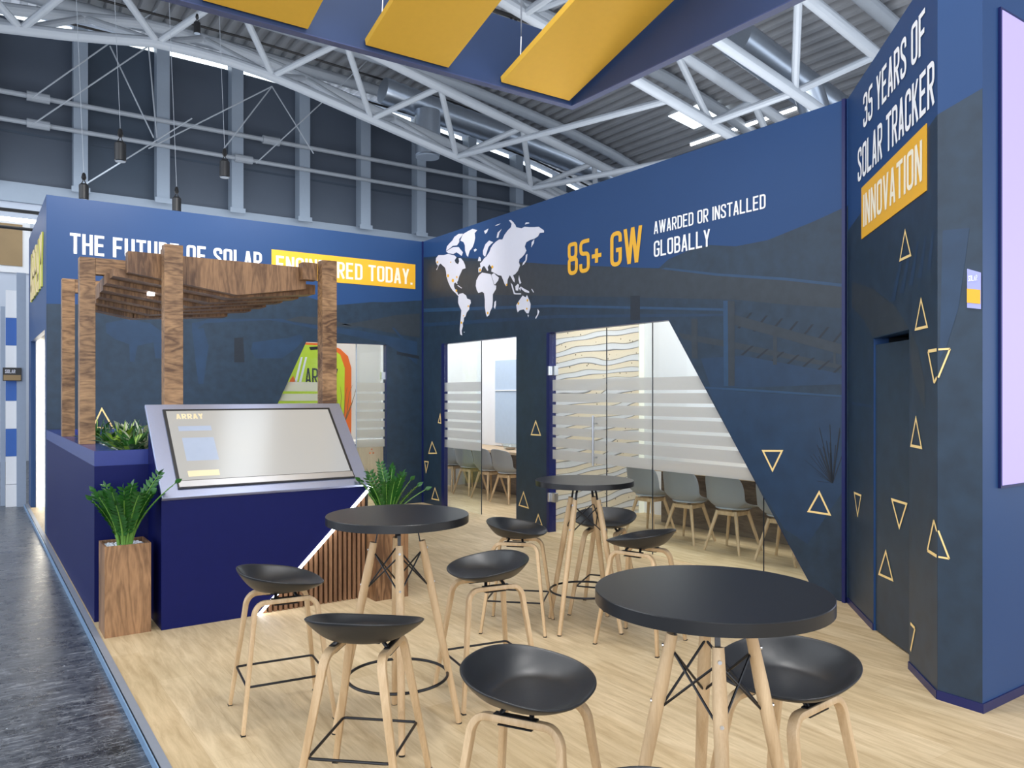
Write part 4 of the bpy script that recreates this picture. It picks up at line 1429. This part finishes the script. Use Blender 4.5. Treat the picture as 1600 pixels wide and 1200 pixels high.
def make_chair():
    t = thing('shell_chair', 'x', 'chair')
    # shell, front faces +x; profile from front edge to back top
    nu, nv = 18, 12
    prof = [(0.24, .455), (0.225, .47), (0.15, .455), (0.05, .44), (-.05, .435), (-.14, .455), (-.19, .51), (-.215, .58), (-.235, .66), (-.255, .74), (-.27, .80), (-.28, .83)]
    halfw = [.17, .20, .235, .245, .245, .24, .235, .235, .235, .225, .20, .155]
    lift = [0.0, .01, .03, .06, .085, .09, .06, .035, .02, .01, 0, -.03]
    fwd = [0, 0, 0, 0, .0, .02, .06, .085, .09, .085, .07, .04]
    vs = []
    for (px_, pz_), hw, lf, fw in zip(prof, halfw, lift, fwd):
        for j in range(nv + 1):
            s = -1 + 2 * j / nv
            vs.append((px_ + fw * abs(s) ** 2.2, hw * s, pz_ + lf * abs(s) ** 2.5))
    fs = []
    for i in range(len(prof) - 1):
        for j in range(nv):
            a = i * (nv + 1) + j
            fs.append((a, a + 1, a + nv + 2, a + nv + 1))
    o = MB().add(vs, fs).build('seat_shell', M['grey_plastic'], t, smooth=True)
    md = o.modifiers.new('th', 'SOLIDIFY'); md.thickness = .012; md.offset = 0
    md = o.modifiers.new('ss', 'SUBSURF'); md.levels = 1; md.render_levels = 1
    cu = MB()
    cu.lathe([(0.17, 0), (0.19, .008), (0.185, .022), (0.12, .028)], 20, (0.02, 0, .447))
    cu.build('seat_cushion', M['grey_cushion'], t, smooth=True)
    for sx, sy in ((1, 1), (1, -1), (-1, 1), (-1, -1)):
        MB().tube([(sx * .11, sy * .11, .425), (sx * .205, sy * .215, 0)], [.021, .013], 10).build('leg', M['oak'], t, smooth=True)
    cr = MB()
    cr.box(-.13, .13, -.018, .018, .395, .43, mat=Matrix.Rotation(PI / 4, 4, 'Z'))
    cr.box(-.13, .13, -.018, .018, .3951, .4301, mat=Matrix.Rotation(-PI / 4, 4, 'Z'))
    for s in (-1, 1):
        cr.box(-.12, .12, s * .115 - .01, s * .115 + .01, .385, .425)
        cr.box(s * .115 - .01, s * .115 + .01, -.115, .115, .385, .425)
    cr.build('seat_frame', M['oak'], t)
    return t


ch0 = make_chair()
spots_ = [(6.66, 5.50, 'grey shell chair in the large meeting room, third from the glass door'),
          (6.68, 6.14, 'grey shell chair in the large meeting room, second from the glass door'),
          (6.72, 6.78, 'grey shell chair in the large meeting room, nearest the stone picture'),
          (6.65, 4.84, 'grey shell chair in the large meeting room, mostly hidden by the slanted blue wall'),
          (6.83, 9.93, 'grey shell chair in the small meeting room, nearest the blue pillar'),
          (6.84, 10.50, 'grey shell chair in the small meeting room, left of the one by the pillar'),
          (6.86, 11.10, 'grey shell chair in the small meeting room, second from the far end of the row'),
          (6.88, 11.70, 'grey shell chair in the small meeting room, farthest and half behind the jamb')]
for i, (x_, y_, lab) in enumerate(spots_):
    o = ch0 if i == 0 else copy_tree(ch0)
    o.location = (x_, y_, 0)
    o.rotation_euler = (0, 0, 0.10 + random.uniform(-.04, .04))
    o['label'] = lab
    o['group'] = 'chairs in the meeting rooms'
t = thing('glass_bowl', 'clear glass bowl on the table in the small meeting room', 'bowl', (7.4, 10.72, .742))
MB().lathe([(0.05, 0), (0.11, .02), (0.14, .07), (0.15, .10), (.145, .10), (.135, .07), (.1, .025)], 24).build('bowl', M['glass'], t, smooth=True)
MB().lathe([(0.0, .003), (0.09, .01), (0.08, .03), (0.0, .035)], 16, (0, 0, .003)).build('contents', M['twig'], t, smooth=True)
t = thing('brochure_stand', 'small clear stand with a white sheet on the meeting table', 'stand', (7.45, 10.42, .742), .6)
MB().box(-.05, .06, -.08, .08, 0, .012).build('foot', M['black'], t)
MB().box(0, .008, -.08, .08, .013, .13, mat=Matrix.Rotation(.2, 4, 'Y')).build('sheet', M['white_wall'], t)

# ================================================================== KIOSK, COUNTER, PERGOLA
cb = thing('counter_block', 'dark blue counter block with a planted bed on top, left of the kiosk', 'counter', (0.75, 6.4, 0))
MB().prism([(0, 0, 0), (1.95, 0, 0), (1.95, 4.25, 0), (0, 4.25, 0)], (0, 0, 1.13)).build('body', M['kiosk_blue'], cb)
rm = MB()
rm.box(0, 0.15, 0, 4.25, 1.131, 1.241)
rm.box(0.15, 1.95, 0, 0.06, 1.131, 1.241)
rm.box(1.72, 1.95, 0.06, 4.25, 1.131, 1.241)
rm.box(0.15, 1.72, 4.1, 4.25, 1.131, 1.241)
rm.build('rim', plain('rim_blue', (0.02, 0.035, 0.20), 0.22), cb)
t = thing('pebble_bed', 'white pebbles filling the bed of the blue counter block', 'pebbles')
t['kind'] = 'stuff'
pb = MB()
for k in range(520):
    x_, y_ = random.uniform(.93, 2.44), random.uniform(6.5, 9.2)
    r = random.uniform(.012, .024)
    pb.lathe([(r * .5, -.5 * r), (r, 0), (r * .5, .5 * r)], 6, (x_, y_, 1.172 + random.uniform(-.004, .006)))
pb.box(.91, 2.46, 6.47, 10.45, 1.1315, 1.168)
pb.build('pebbles', M['pebble'], t)

ko = thing('touch_kiosk', 'blue touch screen kiosk with sloped metal top and lit diagonal edge', 'kiosk', (1.11, 5.91, 0))
MB().prism([(0, 0, 0.0), (0, 0, .905), (1.573, 0, .905), (0.66, 0, 0)], (0, .02, 0)).build('front_panel', M['kiosk_blue'], ko)
MB().prism([(0, .0205, 0), (0, .0205, .90), (0, .485, 1.36), (0, .485, 0)], (.02, 0, 0)).build('side_panel', M['kiosk_blue'], ko)
MB().prism([(1.553, .0705, 0), (1.553, .0205, .90), (1.553, .485, 1.36), (1.553, .485, 0)], (.02, 0, 0)).build('side_panel', M['slat_back'], ko)
MB().box(.021, 1.552, .07, .10, 0.0, .89).build('core_panel', M['slat_back'], ko)
sl = MB()
x_ = 0.68
while x_ < 1.55:
    ztop = min(.90, (x_ - .68) / .913 * .905 + .03)
    sl.box(x_, x_ + .024, .022, .062, 0.001, max(.03, ztop))
    x_ += .040
sl.build('wood_slats', M['slat_wood'], ko)
MB().prism([(0.665, -.004, 0), (1.578, -.004, .905), (1.600, -.004, .895), (0.69, -.004, 0)], (0, .03, 0)).build('led_edge', M['led_white'], ko)
# sloped top: plane from (y 0, z .905) to (y .65, z 1.555)
sy = Vector((0, .65, .65)).normalized()
sn = Vector((0, -1, 1)).normalized()
SL = math.hypot(.65, .65)
def K(u, v, e=0.0): return Vector((u, 0, .905)) + sy * v + sn * e


fr_ = MB()
fr_.prism([K(-.0, 0, 0), K(1.573, 0, 0), K(1.573, SL, 0), K(0, SL, 0)], sn * .03)
fr_.build('metal_top', M['brushed'], ko, bevel=.004)
su0, su1, sv0, sv1 = .115, 1.46, .07, .855
fr_ = MB()
fr_.prism([K(su0, sv0, .031), K(su1, sv0, .031), K(su1, sv1, .031), K(su0, sv1, .031)], sn * .012)
so = fr_.build('screen_frame', M['black'], ko, bevel=.003)
MB().prism([K(su0 + .01, sv0 + .01, .0435), K(su1 - .01, sv0 + .01, .0435), K(su1 - .01, sv0 + .065, .0435), K(su0 + .01, sv0 + .065, .0435)], sn * .002).build('lower_bezel', M['steel'], so)
sc_ = MB().prism([K(su0 + .022, sv0 + .07, .044), K(su1 - .022, sv0 + .07, .044), K(su1 - .022, sv1 - .022, .044), K(su0 + .022, sv1 - .022, .044)], sn * .001).build('screen', M['screen_face'], ko)
lt = MB()
lettering(lt, 'ARRAY', K(.20, .745, .0455), X1, sy, .20, .055, t=.16)
lt.build('screen_lettering', M['screen_gold'], sc_)
bl = MB()
bl.flat([K(u, v, .0456) for u, v in ((.20, .62), (.44, .62), (.44, .67), (.20, .67))])
bl.flat([K(u, v, .0456) for u, v in ((.21, .32), (.44, .32), (.44, .55), (.21, .55))])
bl.build('screen_text_block', M['screen_blue'], sc_)
MB().flat([K(u, v, .0456) for u, v in ((.20, .17), (.42, .17), (.42, .225), (.20, .225))]).build('screen_button', M['screen_gold'], sc_)

# pergola
pg = thing('pergola', 'walnut slatted pergola roof on four posts above the kiosk', 'pergola')
ZT, ZB_ = 2.79, 1.2415
posts = [((0.752, 0.862), (8.80, 8.91), 2.79), ((0.752, 0.868), (7.33, 7.45), 2.79), ((1.263, 1.40), (6.60, 6.72), 2.835), ((2.553, 2.685), (6.60, 6.72), 2.835)]
for (x0, x1), (y0, y1), ztp in posts:
    MB().box(x0, x1, y0, y1, ZB_, ztp).build('post', M['walnut_x'], pg, bevel=.002)
MB().box(.869, 1.60, 7.33, 7.43, 2.655, ZT).build('beam', M['walnut_x'], pg)
MB().box(.863, 1.50, 8.80, 8.90, 2.66, ZT).build('beam', M['walnut_x'], pg)
MB().box(1.275, 1.39, 6.721, 6.829, 2.60, 2.82).build('beam', M['walnut_z'], pg)
MB().box(2.42, 2.552, 6.721, 6.829, 2.67, 2.82).build('beam', M['walnut_z'], pg)
# front boards and the stepped rows behind them
def row(x0, xm, x1, y0, y1, zl, zm, zr, top):
    MB().prism([(x0, y0, top), (x1, y0, top), (x1, y0, zr), (xm, y0, zm), (x0, y0, zl)], (0, y1 - y0, 0)).build('roof_board', M['walnut_z'], pg)


row(1.037, 1.886, 2.487, 6.83, 6.95, 2.622, 2.502, 2.60, ZT)
ends = [(2.62, 2.575), (2.54, 2.55), (2.46, 2.53), (2.37, 2.50), (2.29, 2.475), (2.12, 2.43)]
for k, (x1, zr) in enumerate(ends):
    y0 = 6.951 + k * .215
    f = k / 5
    x0 = .93 if k else .95
    xm = 1.86 - .12 * k
    zm = 2.485 - .024 * k
    zl = 2.60 - .034 * k
    top = 2.66 - .012 * k
    # each row is a run of blocks cut to the folded underside
    cuts = [x0, x0 + .34, xm, xm + .36, x1]
    def zat(x): return zl + (zm - zl) * (x - x0) / (xm - x0) if x < xm else zm + (zr - zm) * (x - xm) / (x1 - xm)
    for a, b in zip(cuts, cuts[1:]):
        if b - a < .04: continue
        MB().prism([(a, y0, top), (b - .002, y0, top), (b - .002, y0, zat(b)), (a, y0, zat(a))], (0, .205, 0)).build('roof_block', M['walnut_z'], pg)
# small downlight under the roof
MB().lathe([(0.03, 0), (0.03, .02)], 16, (1.28, 7.26, 2.50)).build('downlight', M['tube_light'], pg)


# plants
def leaf_mb(mb, base, d, up, L_, W_, mi=0, fold=.25, droop=.15):
    d = d.normalized()
    s = d.cross(up).normalized()
    u = s.cross(d).normalized()
    ns = 5
    ws = [0.12, .75, 1.0, .8, .42, 0.02]
    idx = []
    vs = []
    for i in range(ns + 1):
        t = i / ns
        c = base + d * (L_ * t) - Vector((0, 0, 1)) * (droop * L_ * t * t)
        w = W_ * .5 * ws[i]
        vs += [c - s * w + u * (fold * w), c, c + s * w + u * (fold * w)]
    fs = []
    for i in range(ns):
        a = i * 3
        fs += [(a, a + 1, a + 4, a + 3), (a + 1, a + 2, a + 5, a + 4)]
    mb.add(vs, fs, mi)


def zz_plant(root, nst, h, spread, lean=None, seed=1):
    rnd_ = random.Random(seed)
    for k in range(nst):
        a = 2 * PI * k / nst + rnd_.uniform(-.3, .3)
        hh = h * rnd_.uniform(.72, 1.0)
        sp = spread * rnd_.uniform(.25, 1.0)
        dv = Vector((math.cos(a), math.sin(a), 0)) * sp
        if lean and k < len(lean):
            dv = Vector(lean[k][:2] + (0,)) if len(lean[k]) > 2 else Vector((lean[k][0], lean[k][1], 0))
            hh = lean[k][2] if len(lean[k]) > 2 else hh
        b0 = Vector((math.cos(a), math.sin(a), 0)) * .04
        pth = []
        for i in range(9):
            t = i / 8
            pth.append(b0 + dv * (t ** 1.6) + Vector((0, 0, hh * (t - .10 * t * t))))
        mb = MB()
        mb.tube(pth, [.009 - .0008 * i for i in range(9)], 6, mi=1)
        sd = Vector((-math.sin(a), math.cos(a), 0))
        sd = (sd + Vector((rnd_.uniform(-.5, .5), rnd_.uniform(-.5, .5), 0))).normalized()
        npair = int(6 + hh * 13)
        for i in range(npair):
            t = .25 + .75 * i / (npair - 1)
            f = t * 8
            j = min(int(f), 7)
            p = pth[j].lerp(pth[j + 1], f - j)
            tg = (pth[j + 1] - pth[j]).normalized()
            Lf = .080 * (1 - .35 * abs(t - .6) * 2) * rnd_.uniform(.85, 1.1)
            for s in (-1, 1):
                leaf_mb(mb, p, sd * s + tg * .9, tg.cross(sd) if s > 0 else sd.cross(tg), Lf, Lf * .44, 0, .2, .1)
        leaf_mb(mb, pth[-1], (pth[-1] - pth[-2]), sd, .07, .035, 0)
        mb.build('frond', [M['leaf'], M['stem']], root, smooth=True, fixn=False)


def planter(label, loc, w, dp, h):
    t = thing('planter_box', label, 'planter', loc)
    b = MB()
    b.box(0, w, 0, .014, 0, h)
    b.box(0, w, dp - .014, dp, 0, h)
    b.box(0, .014, .0142, dp - .0142, 0, h)
    b.box(w - .014, w, .0142, dp - .0142, 0, h)
    b.box(.0142, w - .0142, .0142, dp - .0142, 0, .02)
    b.build('box', M['walnut_z'], t)
    MB().box(.015, w - .015, .015, dp - .015, .3, h - .03).build('soil', M['slat_back'], t)
    pe = MB()
    for k in range(130):
        r = random.uniform(.008, .015)
        pe.lathe([(r * .5, -.5 * r), (r, 0), (r * .5, .5 * r)], 6, (random.uniform(.03, w - .03), random.uniform(.03, dp - .03), h - .022))
    o = pe.build('pebble_topping', M['pebble'], t)
    o['kind'] = 'stuff'
    return t


planter('walnut planter box at the aisle edge left of the kiosk', (0.757, 5.93, 0), .29, .29, .62)
p1 = thing('zz_plant', 'green upright potted plant in the walnut box left of the kiosk', 'plant', (0.90, 6.06, 0.585))
zz_plant(p1, 19, .50, .25, lean=[(.24, -.24, .50), (.16, -.16, .56), (-.13, .02, .42), (-.02, -.05, .44), (.05, -.02, .46), (-.10, -.08, .40)], seed=3)
planter('walnut planter box right of the kiosk behind the middle table', (2.672, 5.765, 0), .29, .29, .62)
p2 = thing('zz_plant', 'green upright potted plant right of the kiosk', 'plant', (2.84, 5.91, 0.585))
zz_plant(p2, 15, .46, .22, lean=[(.26, -.10, .30), (-.06, .05, .54), (.03, .0, .50), (.12, -.03, .44), (-.12, .02, .46)], seed=9)
# mixed foliage of the bed
bed = [(1.03, 6.62), (1.13, 6.75), (1.00, 6.95), (1.25, 6.85), (1.12, 7.05), (1.35, 7.0), (1.02, 7.7), (1.22, 7.3), (1.40, 7.35), (0.99, 8.2), (1.2, 7.9), (1.48, 7.7)]
for k, (x_, y_) in enumerate(bed):
    lab = ['dark green leafy plant in the counter bed', 'cream striped leafy plant in the counter bed', 'bright yellow green leafy plant in the counter bed'][k % 3]
    t = thing('bed_plant', lab, 'plant', (x_, y_, 1.175), 0, ['dark bed plants', 'striped bed plants', 'yellow green bed plants'][k % 3])
    rr = random.Random(40 + k)
    mb = MB()
    for j in range(60):
        a = rr.uniform(0, 2 * PI)
        el = rr.uniform(.45, 1.4)
        dv = Vector((math.cos(a) * math.cos(el), math.sin(a) * math.cos(el), math.sin(el)))
        b0 = Vector((0, 0, 0)) + dv * rr.uniform(.0, .17)
        L_ = rr.uniform(.10, .20)
        mi = 0 if rr.random() < (.75, .42, .38)[k % 3] else 1
        leaf_mb(mb, b0, dv, Vector((0, 0, 1)) if el < 1.2 else Vector((1, 0, 0)), L_, L_ * rr.uniform(.22, .36), mi, .2, .3)
    mb.build('foliage', [M['leaf'], M['leaf_light'] if k % 3 != 1 else M['leaf_cream']], t, smooth=True, fixn=False)
t = thing('zz_plant', 'upright feathery green plant at the back of the counter bed', 'plant', (1.36, 6.66, 1.17))
zz_plant(t, 5, .30, .06, seed=21)

# ================================================================== TABLES AND STOOLS
def make_table():
    t = thing('bar_table', 'x', 'table')
    MB().lathe([(0.20, 1.0225), (0.3502, 1.0225), (0.3502, 1.0580), (0.3486, 1.0603), (0.20, 1.0605)], 72).build('tabletop', M['table_black'], t, smooth=True)
    MB().lathe([(0.10, 1.006), (0.105, 1.0215)], 24).build('mounting_plate', M['black_metal'], t)
    lt_, lb = .118, .305
    zt = .925
    for k in range(4):
        a = k * PI / 2
        ca, sa = math.cos(a), math.sin(a)
        lg = MB()
        lg.tube([(lt_ * ca, lt_ * sa, zt), ((lt_ + .03) * ca, (lt_ + .03) * sa, zt - .15), (lb * ca, lb * sa, 0.006)], [.0175, .0215, .0155], 16)
        lo = lg.build('leg', M['oak'], t, smooth=True)
        MB().lathe([(.015, 0), (.015, .0055)], 12, (lb * ca, lb * sa, 0)).build('foot_pad', M['black'], lo)
        for zz in (.89, .72):
            rr_ = lt_ + (lb - lt_) * (zt - zz) / zt + .0205
            MB().tube([(rr_ * ca - .002 * ca, rr_ * sa - .002 * sa, zz), ((rr_ + .003) * ca, (rr_ + .003) * sa, zz)], .006, 10).build('bolt', M['steel'], lo)
        MB().ribbon([(.085 * ca, .085 * sa, 1.006), (.10 * ca, .10 * sa, .97), (lt_ * ca, lt_ * sa, zt - .05)], (-sa, ca, 0), .016, .006).build('bracket', M['black_metal'], t)
    def legp(k, z, inner=0.0):
        a = k * PI / 2
        r = lt_ + (lb - lt_) * (zt - z) / zt - inner
        return Vector((r * math.cos(a), r * math.sin(a), z))
    for k in range(4):
        for (za, zb_) in ((.875, .70), (.70, .875)):
            MB().tube([legp(k, za, .012), legp(k + 1, zb_, .012)], .0042, 6).build('wire_brace', M['black_metal'], t)
    ring = [(.245 * math.cos(2 * PI * i / 56), .245 * math.sin(2 * PI * i / 56), .262) for i in range(56)]
    MB().tube(ring, .0075, 8, closed=True).build('foot_ring', M['black_metal'], t, smooth=True)
    return t


tb0 = make_table()
tabs = [((1.746, 3.51), -23, 'round black bar table in the middle, in front of the kiosk', 1.0),
        ((3.616, 4.308), 16, 'round black bar table farthest back, before the glass door', .985),
        ((1.846, 1.604), 50, 'largest looking round black bar table at the front right', 1.0)]
for i, ((x_, y_), a, lab, sz) in enumerate(tabs):
    o = tb0 if i == 0 else copy_tree(tb0)
    o.location = (x_, y_, 0)
    o.rotation_euler = (0, 0, math.radians(a))
    o.scale = (1, 1, sz)
    o['label'] = lab
    o['group'] = 'round bar tables'


def make_stool():
    """+x is the low front lip, -x the raised back"""
    t = thing('bar_stool', 'x', 'stool')
    nr, na = 11, 40
    vs = [(0.0, 0, .657)]
    fs = []
    for i in range(1, nr + 1):
        r = (i / nr) ** .8
        for k in range(na):
            th = 2 * PI * k / na
            c, s = math.cos(th), math.sin(th)
            ex = 2.5
            den = (abs(c) ** ex + abs(s) ** ex) ** (1 / ex)
            ax = .205 if c > 0 else .218
            back = (1 - c) / 2
            rim = .678 + .082 * (.65 * back ** 1.2 + .35 * (back * back * (3 - 2 * back))) + .016 * (abs(s) ** 3) * max(0, c + .3)
            r0 = .58 + .14 * (c > 0) * c
            q_ = max(0, (r - r0) / (1 - r0))
            zz = .657 + (rim - .657) * (q_ ** 1.7) + .004 * r
            shrink = 1 - .05 * (1 - q_) * (r > .3)
            vs.append((ax * c / den * r * shrink, .240 * (1 - .08 * max(0, -c) ** 2) * s / den * r * shrink, zz))
    for k in range(na):
        fs.append((0, 1 + k, 1 + (k + 1) % na))
    for i in range(nr - 1):
        for k in range(na):
            a = 1 + i * na
            b = a + na
            fs.append((a + k, b + k, b + (k + 1) % na, a + (k + 1) % na))
    o = MB().add(vs, fs).build('seat_shell', M['seat_black'], t, smooth=True)
    md = o.modifiers.new('th', 'SOLIDIFY'); md.thickness = .010; md.offset = -1
    md = o.modifiers.new('ss', 'SUBSURF'); md.levels = 1; md.render_levels = 2
    for s in (-1, 1):
        top, bot = .115, .215
        # inverted U of bent wood: path in a plane leaning outwards
        pts2 = [(-.225, .004), (-.160, .535)] + [(-.160 + .055 * (1 - math.cos(q * PI / 12)), .535 + .072 * math.sin(q * PI / 12)) for q in range(1, 7)]
        pts2 += [(-p, z) for p, z in pts2[::-1]]
        path = [(px_, s * (bot + (top - bot) * z / .61), z) for px_, z in pts2]
        n3 = len(path)
        hh = [.024 if 1 <= i < n3 - 1 else .019 for i in range(n3)]
        wwd = [.036 if 1 <= i < n3 - 1 else .026 for i in range(n3)]
        lg = MB().ribbon(path, (0, s * 1.0, (bot - top) / .61), wwd, hh)
        lo = lg.build('leg_frame', M['oak'], t, bevel=.004, smooth=True)
        for sx in (-1, 1):
            MB().box(sx * .225 - .011, sx * .225 + .011, s * bot - .013, s * bot + .013, 0, .005).build('foot_pad', M['black'], lo)
        for sx in (-.055, .055):
            MB().tube([(sx, s * .115, .618), (sx * .8, s * .088, .645)], .0085, 8).build('seat_bracket', M['black_metal'], t)
        MB().box(-.075, .075, s * .116 - .012, s * .116 + .012, .619, .624).build('mounting_strip', M['black_metal'], t)
        MB().box(-.06, .06, s * .116 - .012, s * .116 + .012, .588, .592).build('under_plate', M['black_metal'], t)
    MB().box(-.07, .07, -.085, .085, .638, .645).build('cross_plate', M['black_metal'], t)
    zr = .215
    yy = .215 + (.115 - .215) * zr / .61 - .012
    xx = .225 - .065 * zr / .535 + .0
    rp = rnd([(0, -yy, zr), (xx, -yy, zr), (xx, yy, zr), (-xx, yy, zr), (-xx, -yy, zr), (-.01, -yy, zr)], .02, 4)
    rp = [Vector((p[0], p[1], zr)) for p in rp]
    MB().tube(rp, .0062, 8, closed=True).build('foot_rest', M['black_metal'], t, smooth=True)
    return t


st0 = make_stool()
stools = [((1.34, 4.04), -7, 'black bar stool nearest the kiosk, left of the middle table'),
          ((1.358, 3.033), 47, 'black bar stool in front of the middle table, seen from behind its raised back'),
          ((1.538, 2.110), -60, 'black bar stool standing front centre, left of the front table'),
          ((2.32, 1.69), 185, 'black bar stool tucked behind the right side of the front table'),
          ((2.356, 3.645), 171, 'black bar stool right of the middle table'),
          ((3.22, 4.57), -45, 'black bar stool left of the farthest table, by the blue pillar'),
          ((4.01, 4.54), 215, 'black bar stool behind the farthest table'),
          ((3.687, 3.812), 109, 'black bar stool right of the farthest table'),
          ((1.203, 1.183), 270, 'black bar stool of which only a rim tip shows at the bottom edge')]
for i, ((x_, y_), a, lab) in enumerate(stools):
    o = st0 if i == 0 else copy_tree(st0)
    o.location = (x_, y_, 0)
    o.rotation_euler = (0, 0, math.radians(a))
    o['label'] = lab
    o['group'] = 'black bar stools'

# ================================================================== HANGING FASCIA RING
RZ, RX, RY, LX, NY = 5.2, 6.19, 7.60, 1.40, -4.0
rg = thing('fascia_ring', 'large rectangular dark blue fascia ring hung over the booth', 'hanging fascia')
TH = .10
for nm, bx in (('far_fascia', (LX, RX, RY - TH, RY)), ('right_fascia', (RX - TH, RX, NY, RY - TH - .001)), ('left_fascia', (LX, LX + TH, NY, RY - TH - .001)), ('near_fascia', (LX + TH + .001, RX - TH - .001, NY, NY + TH))):
    MB().box(*bx, RZ + .012, RZ + .82).build('fascia_panel', M['fascia_blue'], rg)
    MB().box(bx[0] - (.0), bx[1] + .0, bx[2], bx[3], RZ, RZ + .0115).build('bottom_rim', M['fascia_rim'], rg)
tl = .2965
for (x0, x1), lab in (((1.75, 2.74), 'leftmost yellow slanted panel hung in the blue ring'), ((3.35, 4.33), 'middle yellow slanted panel hung in the blue ring'), ((5.03, 6.03), 'right yellow slanted panel hung in the blue ring')):
    t = thing('yellow_baffle', lab, 'hanging panel', group='yellow panels in the ring')
    ye, yn = 7.47, 4.6
    z0 = RZ + .04
    zn = z0 + (ye - yn) * tl
    MB().prism([(x0, ye, z0), (x1, ye, z0), (x1, yn, zn), (x0, yn, zn)], (0, .02, .07)).build('panel', M['yellow'], t, bevel=.004)
    cz = MB()
    for xx_ in (x0 + .02,):
        MB().tube([(xx_, ye - .35, z0 + .18), (xx_ + .01, ye - .35, z0 + .40)], .008, 6).build('shackle', M['steel'], t)
        MB().tube([(xx_ + .01, ye - .35, z0 + .40), (xx_ - .03, ye - .35, z0 + 3.2)], .004, 5).build('suspension_wire', M['steel'], t)
        MB().tube([(xx_ + .01, ye - .35, z0 + .40), (xx_ + .08, ye - .35, z0 + 3.2)], .004, 5).build('suspension_wire', M['steel'], t)

# black lighting truss above the ring
t = thing('lighting_truss', 'black box truss hung above the blue ring', 'lighting truss')
yy0, zz0 = 12.0, 8.25
for dy in (0, .45):
    for dz in (0, .45):
        MB().tube([(5.2, yy0 + dy, zz0 + dz), (9.2, yy0 + dy, zz0 + dz)], .04, 8).build('truss_chord', M['black'], t, smooth=True)
for k in range(9):
    a, b = 5.2 + k * .45, 5.2 + (k + 1) * .45
    for dy in (0, .45):
        MB().tube([(a, yy0 + dy, zz0 + (.45 if k % 2 else 0)), (b, yy0 + dy, zz0 + (0 if k % 2 else .45))], .02, 6).build('truss_lacing', M['black'], t)
    MB().tube([(a, yy0 + (.45 if k % 2 else 0), zz0), (b, yy0 + (0 if k % 2 else .45), zz0)], .02, 6).build('truss_lacing', M['black'], t)

# dark pendants on cables near the hall windows
for (px, py, sz, lab) in ((188, 235, 1.0, 'black cylindrical lamp hung before the second dark hall window'), (351, 262, .95, 'black cylindrical lamp hung before the fourth grey column'),
                          (131, 298, .8, 'black hanging lamp just above the left end of the slogan wall'), (276, 318, .8, 'black hanging lamp just above the slogan wall text'),
                          (308, 42, .75, 'black lamp hung right below the blue ring corner')):
    p = onY(px, py, 13.5 if py > 100 else 16.0)
    t = thing('hanging_lamp', lab, 'lamp', p)
    r = .085 * sz
    MB().lathe([(r * .8, -.17 * sz), (r, -.16 * sz), (r, .10 * sz), (r * .7, .13 * sz)], 18).build('housing', M['black'], t, smooth=True)
    MB().lathe([(r * .85, -.178 * sz), (r * .9, -.171 * sz)], 18).build('lens', M['facade_grey'], t)
    MB().tube([(-.05 * sz, 0, .10 * sz), (0, 0, .22 * sz), (.05 * sz, 0, .10 * sz)], .012, 6).build('bracket', M['black'], t)
    MB().lathe([(.02, .2 * sz), (.045 * sz, .24 * sz), (.03 * sz, .32 * sz), (.01, .34 * sz)], 12).build('hook', M['black'], t, smooth=True)
    MB().tube([(0, 0, .33 * sz), (-.12, 0, 3.4)], .004, 5).build('cable', M['truss_paint'], t)

# ================================================================== NEIGHBOURS LEFT
t = thing('neighbour_booth', 'grey framed neighbouring booth front with blue and white stripes', 'booth')
MB().box(.60, .72, 14.0, 14.12, -.045, 3.5).build('frame_post', M['grey_frame'], t)
MB().box(.40, .46, 14.25, 14.32, -.045, 3.0).build('frame_post', M['grey_frame'], t)
k = 0
z = 0.3
while z < 3.1:
    MB().box(.461, .599, 14.08, 14.11, z, z + .415).build('stripe_panel', M['white_wall'] if k % 2 == 0 else M['blue_stripe'], t)
    z += .42
    k += 1
MB().box(.46, .599, 14.06, 14.11, -.044, .29).build('base_panel', M['white_wall'], t)
MB().prism([(.36, 14.4, .0), (.36, 17.5, .0), (.36, 17.5, 3.1), (.36, 14.4, 3.6)], (.03, 0, 0)).build('white_banner', M['white_wall'], t)
MB().box(.42, .66, 13.97, 13.99, 1.86, 2.06).build('name_plate', M['black'], t)
MB().box(.43, .65, 13.964, 13.969, 1.87, 1.95).build('name_plate_field', M['brown_pane'], t)
lt = MB()
lettering(lt, 'SOLAR', (.45, 13.962, 1.975), X1, Z1, .13, .055, t=.14)
lt.build('lettering', M['map_white'], t)
t = thing('side_booth', 'grey box shaped booth wall beyond the aisle at the far left', 'booth')
MB().box(-3.0, -.9, 18.2, 21.0, -.045, 3.4).build('wall_block', M['hall_wall'], t)
MB().box(-2.8, -1.0, 18.16, 18.199, 1.4, 2.4).build('lit_sign', M['ice'], t)
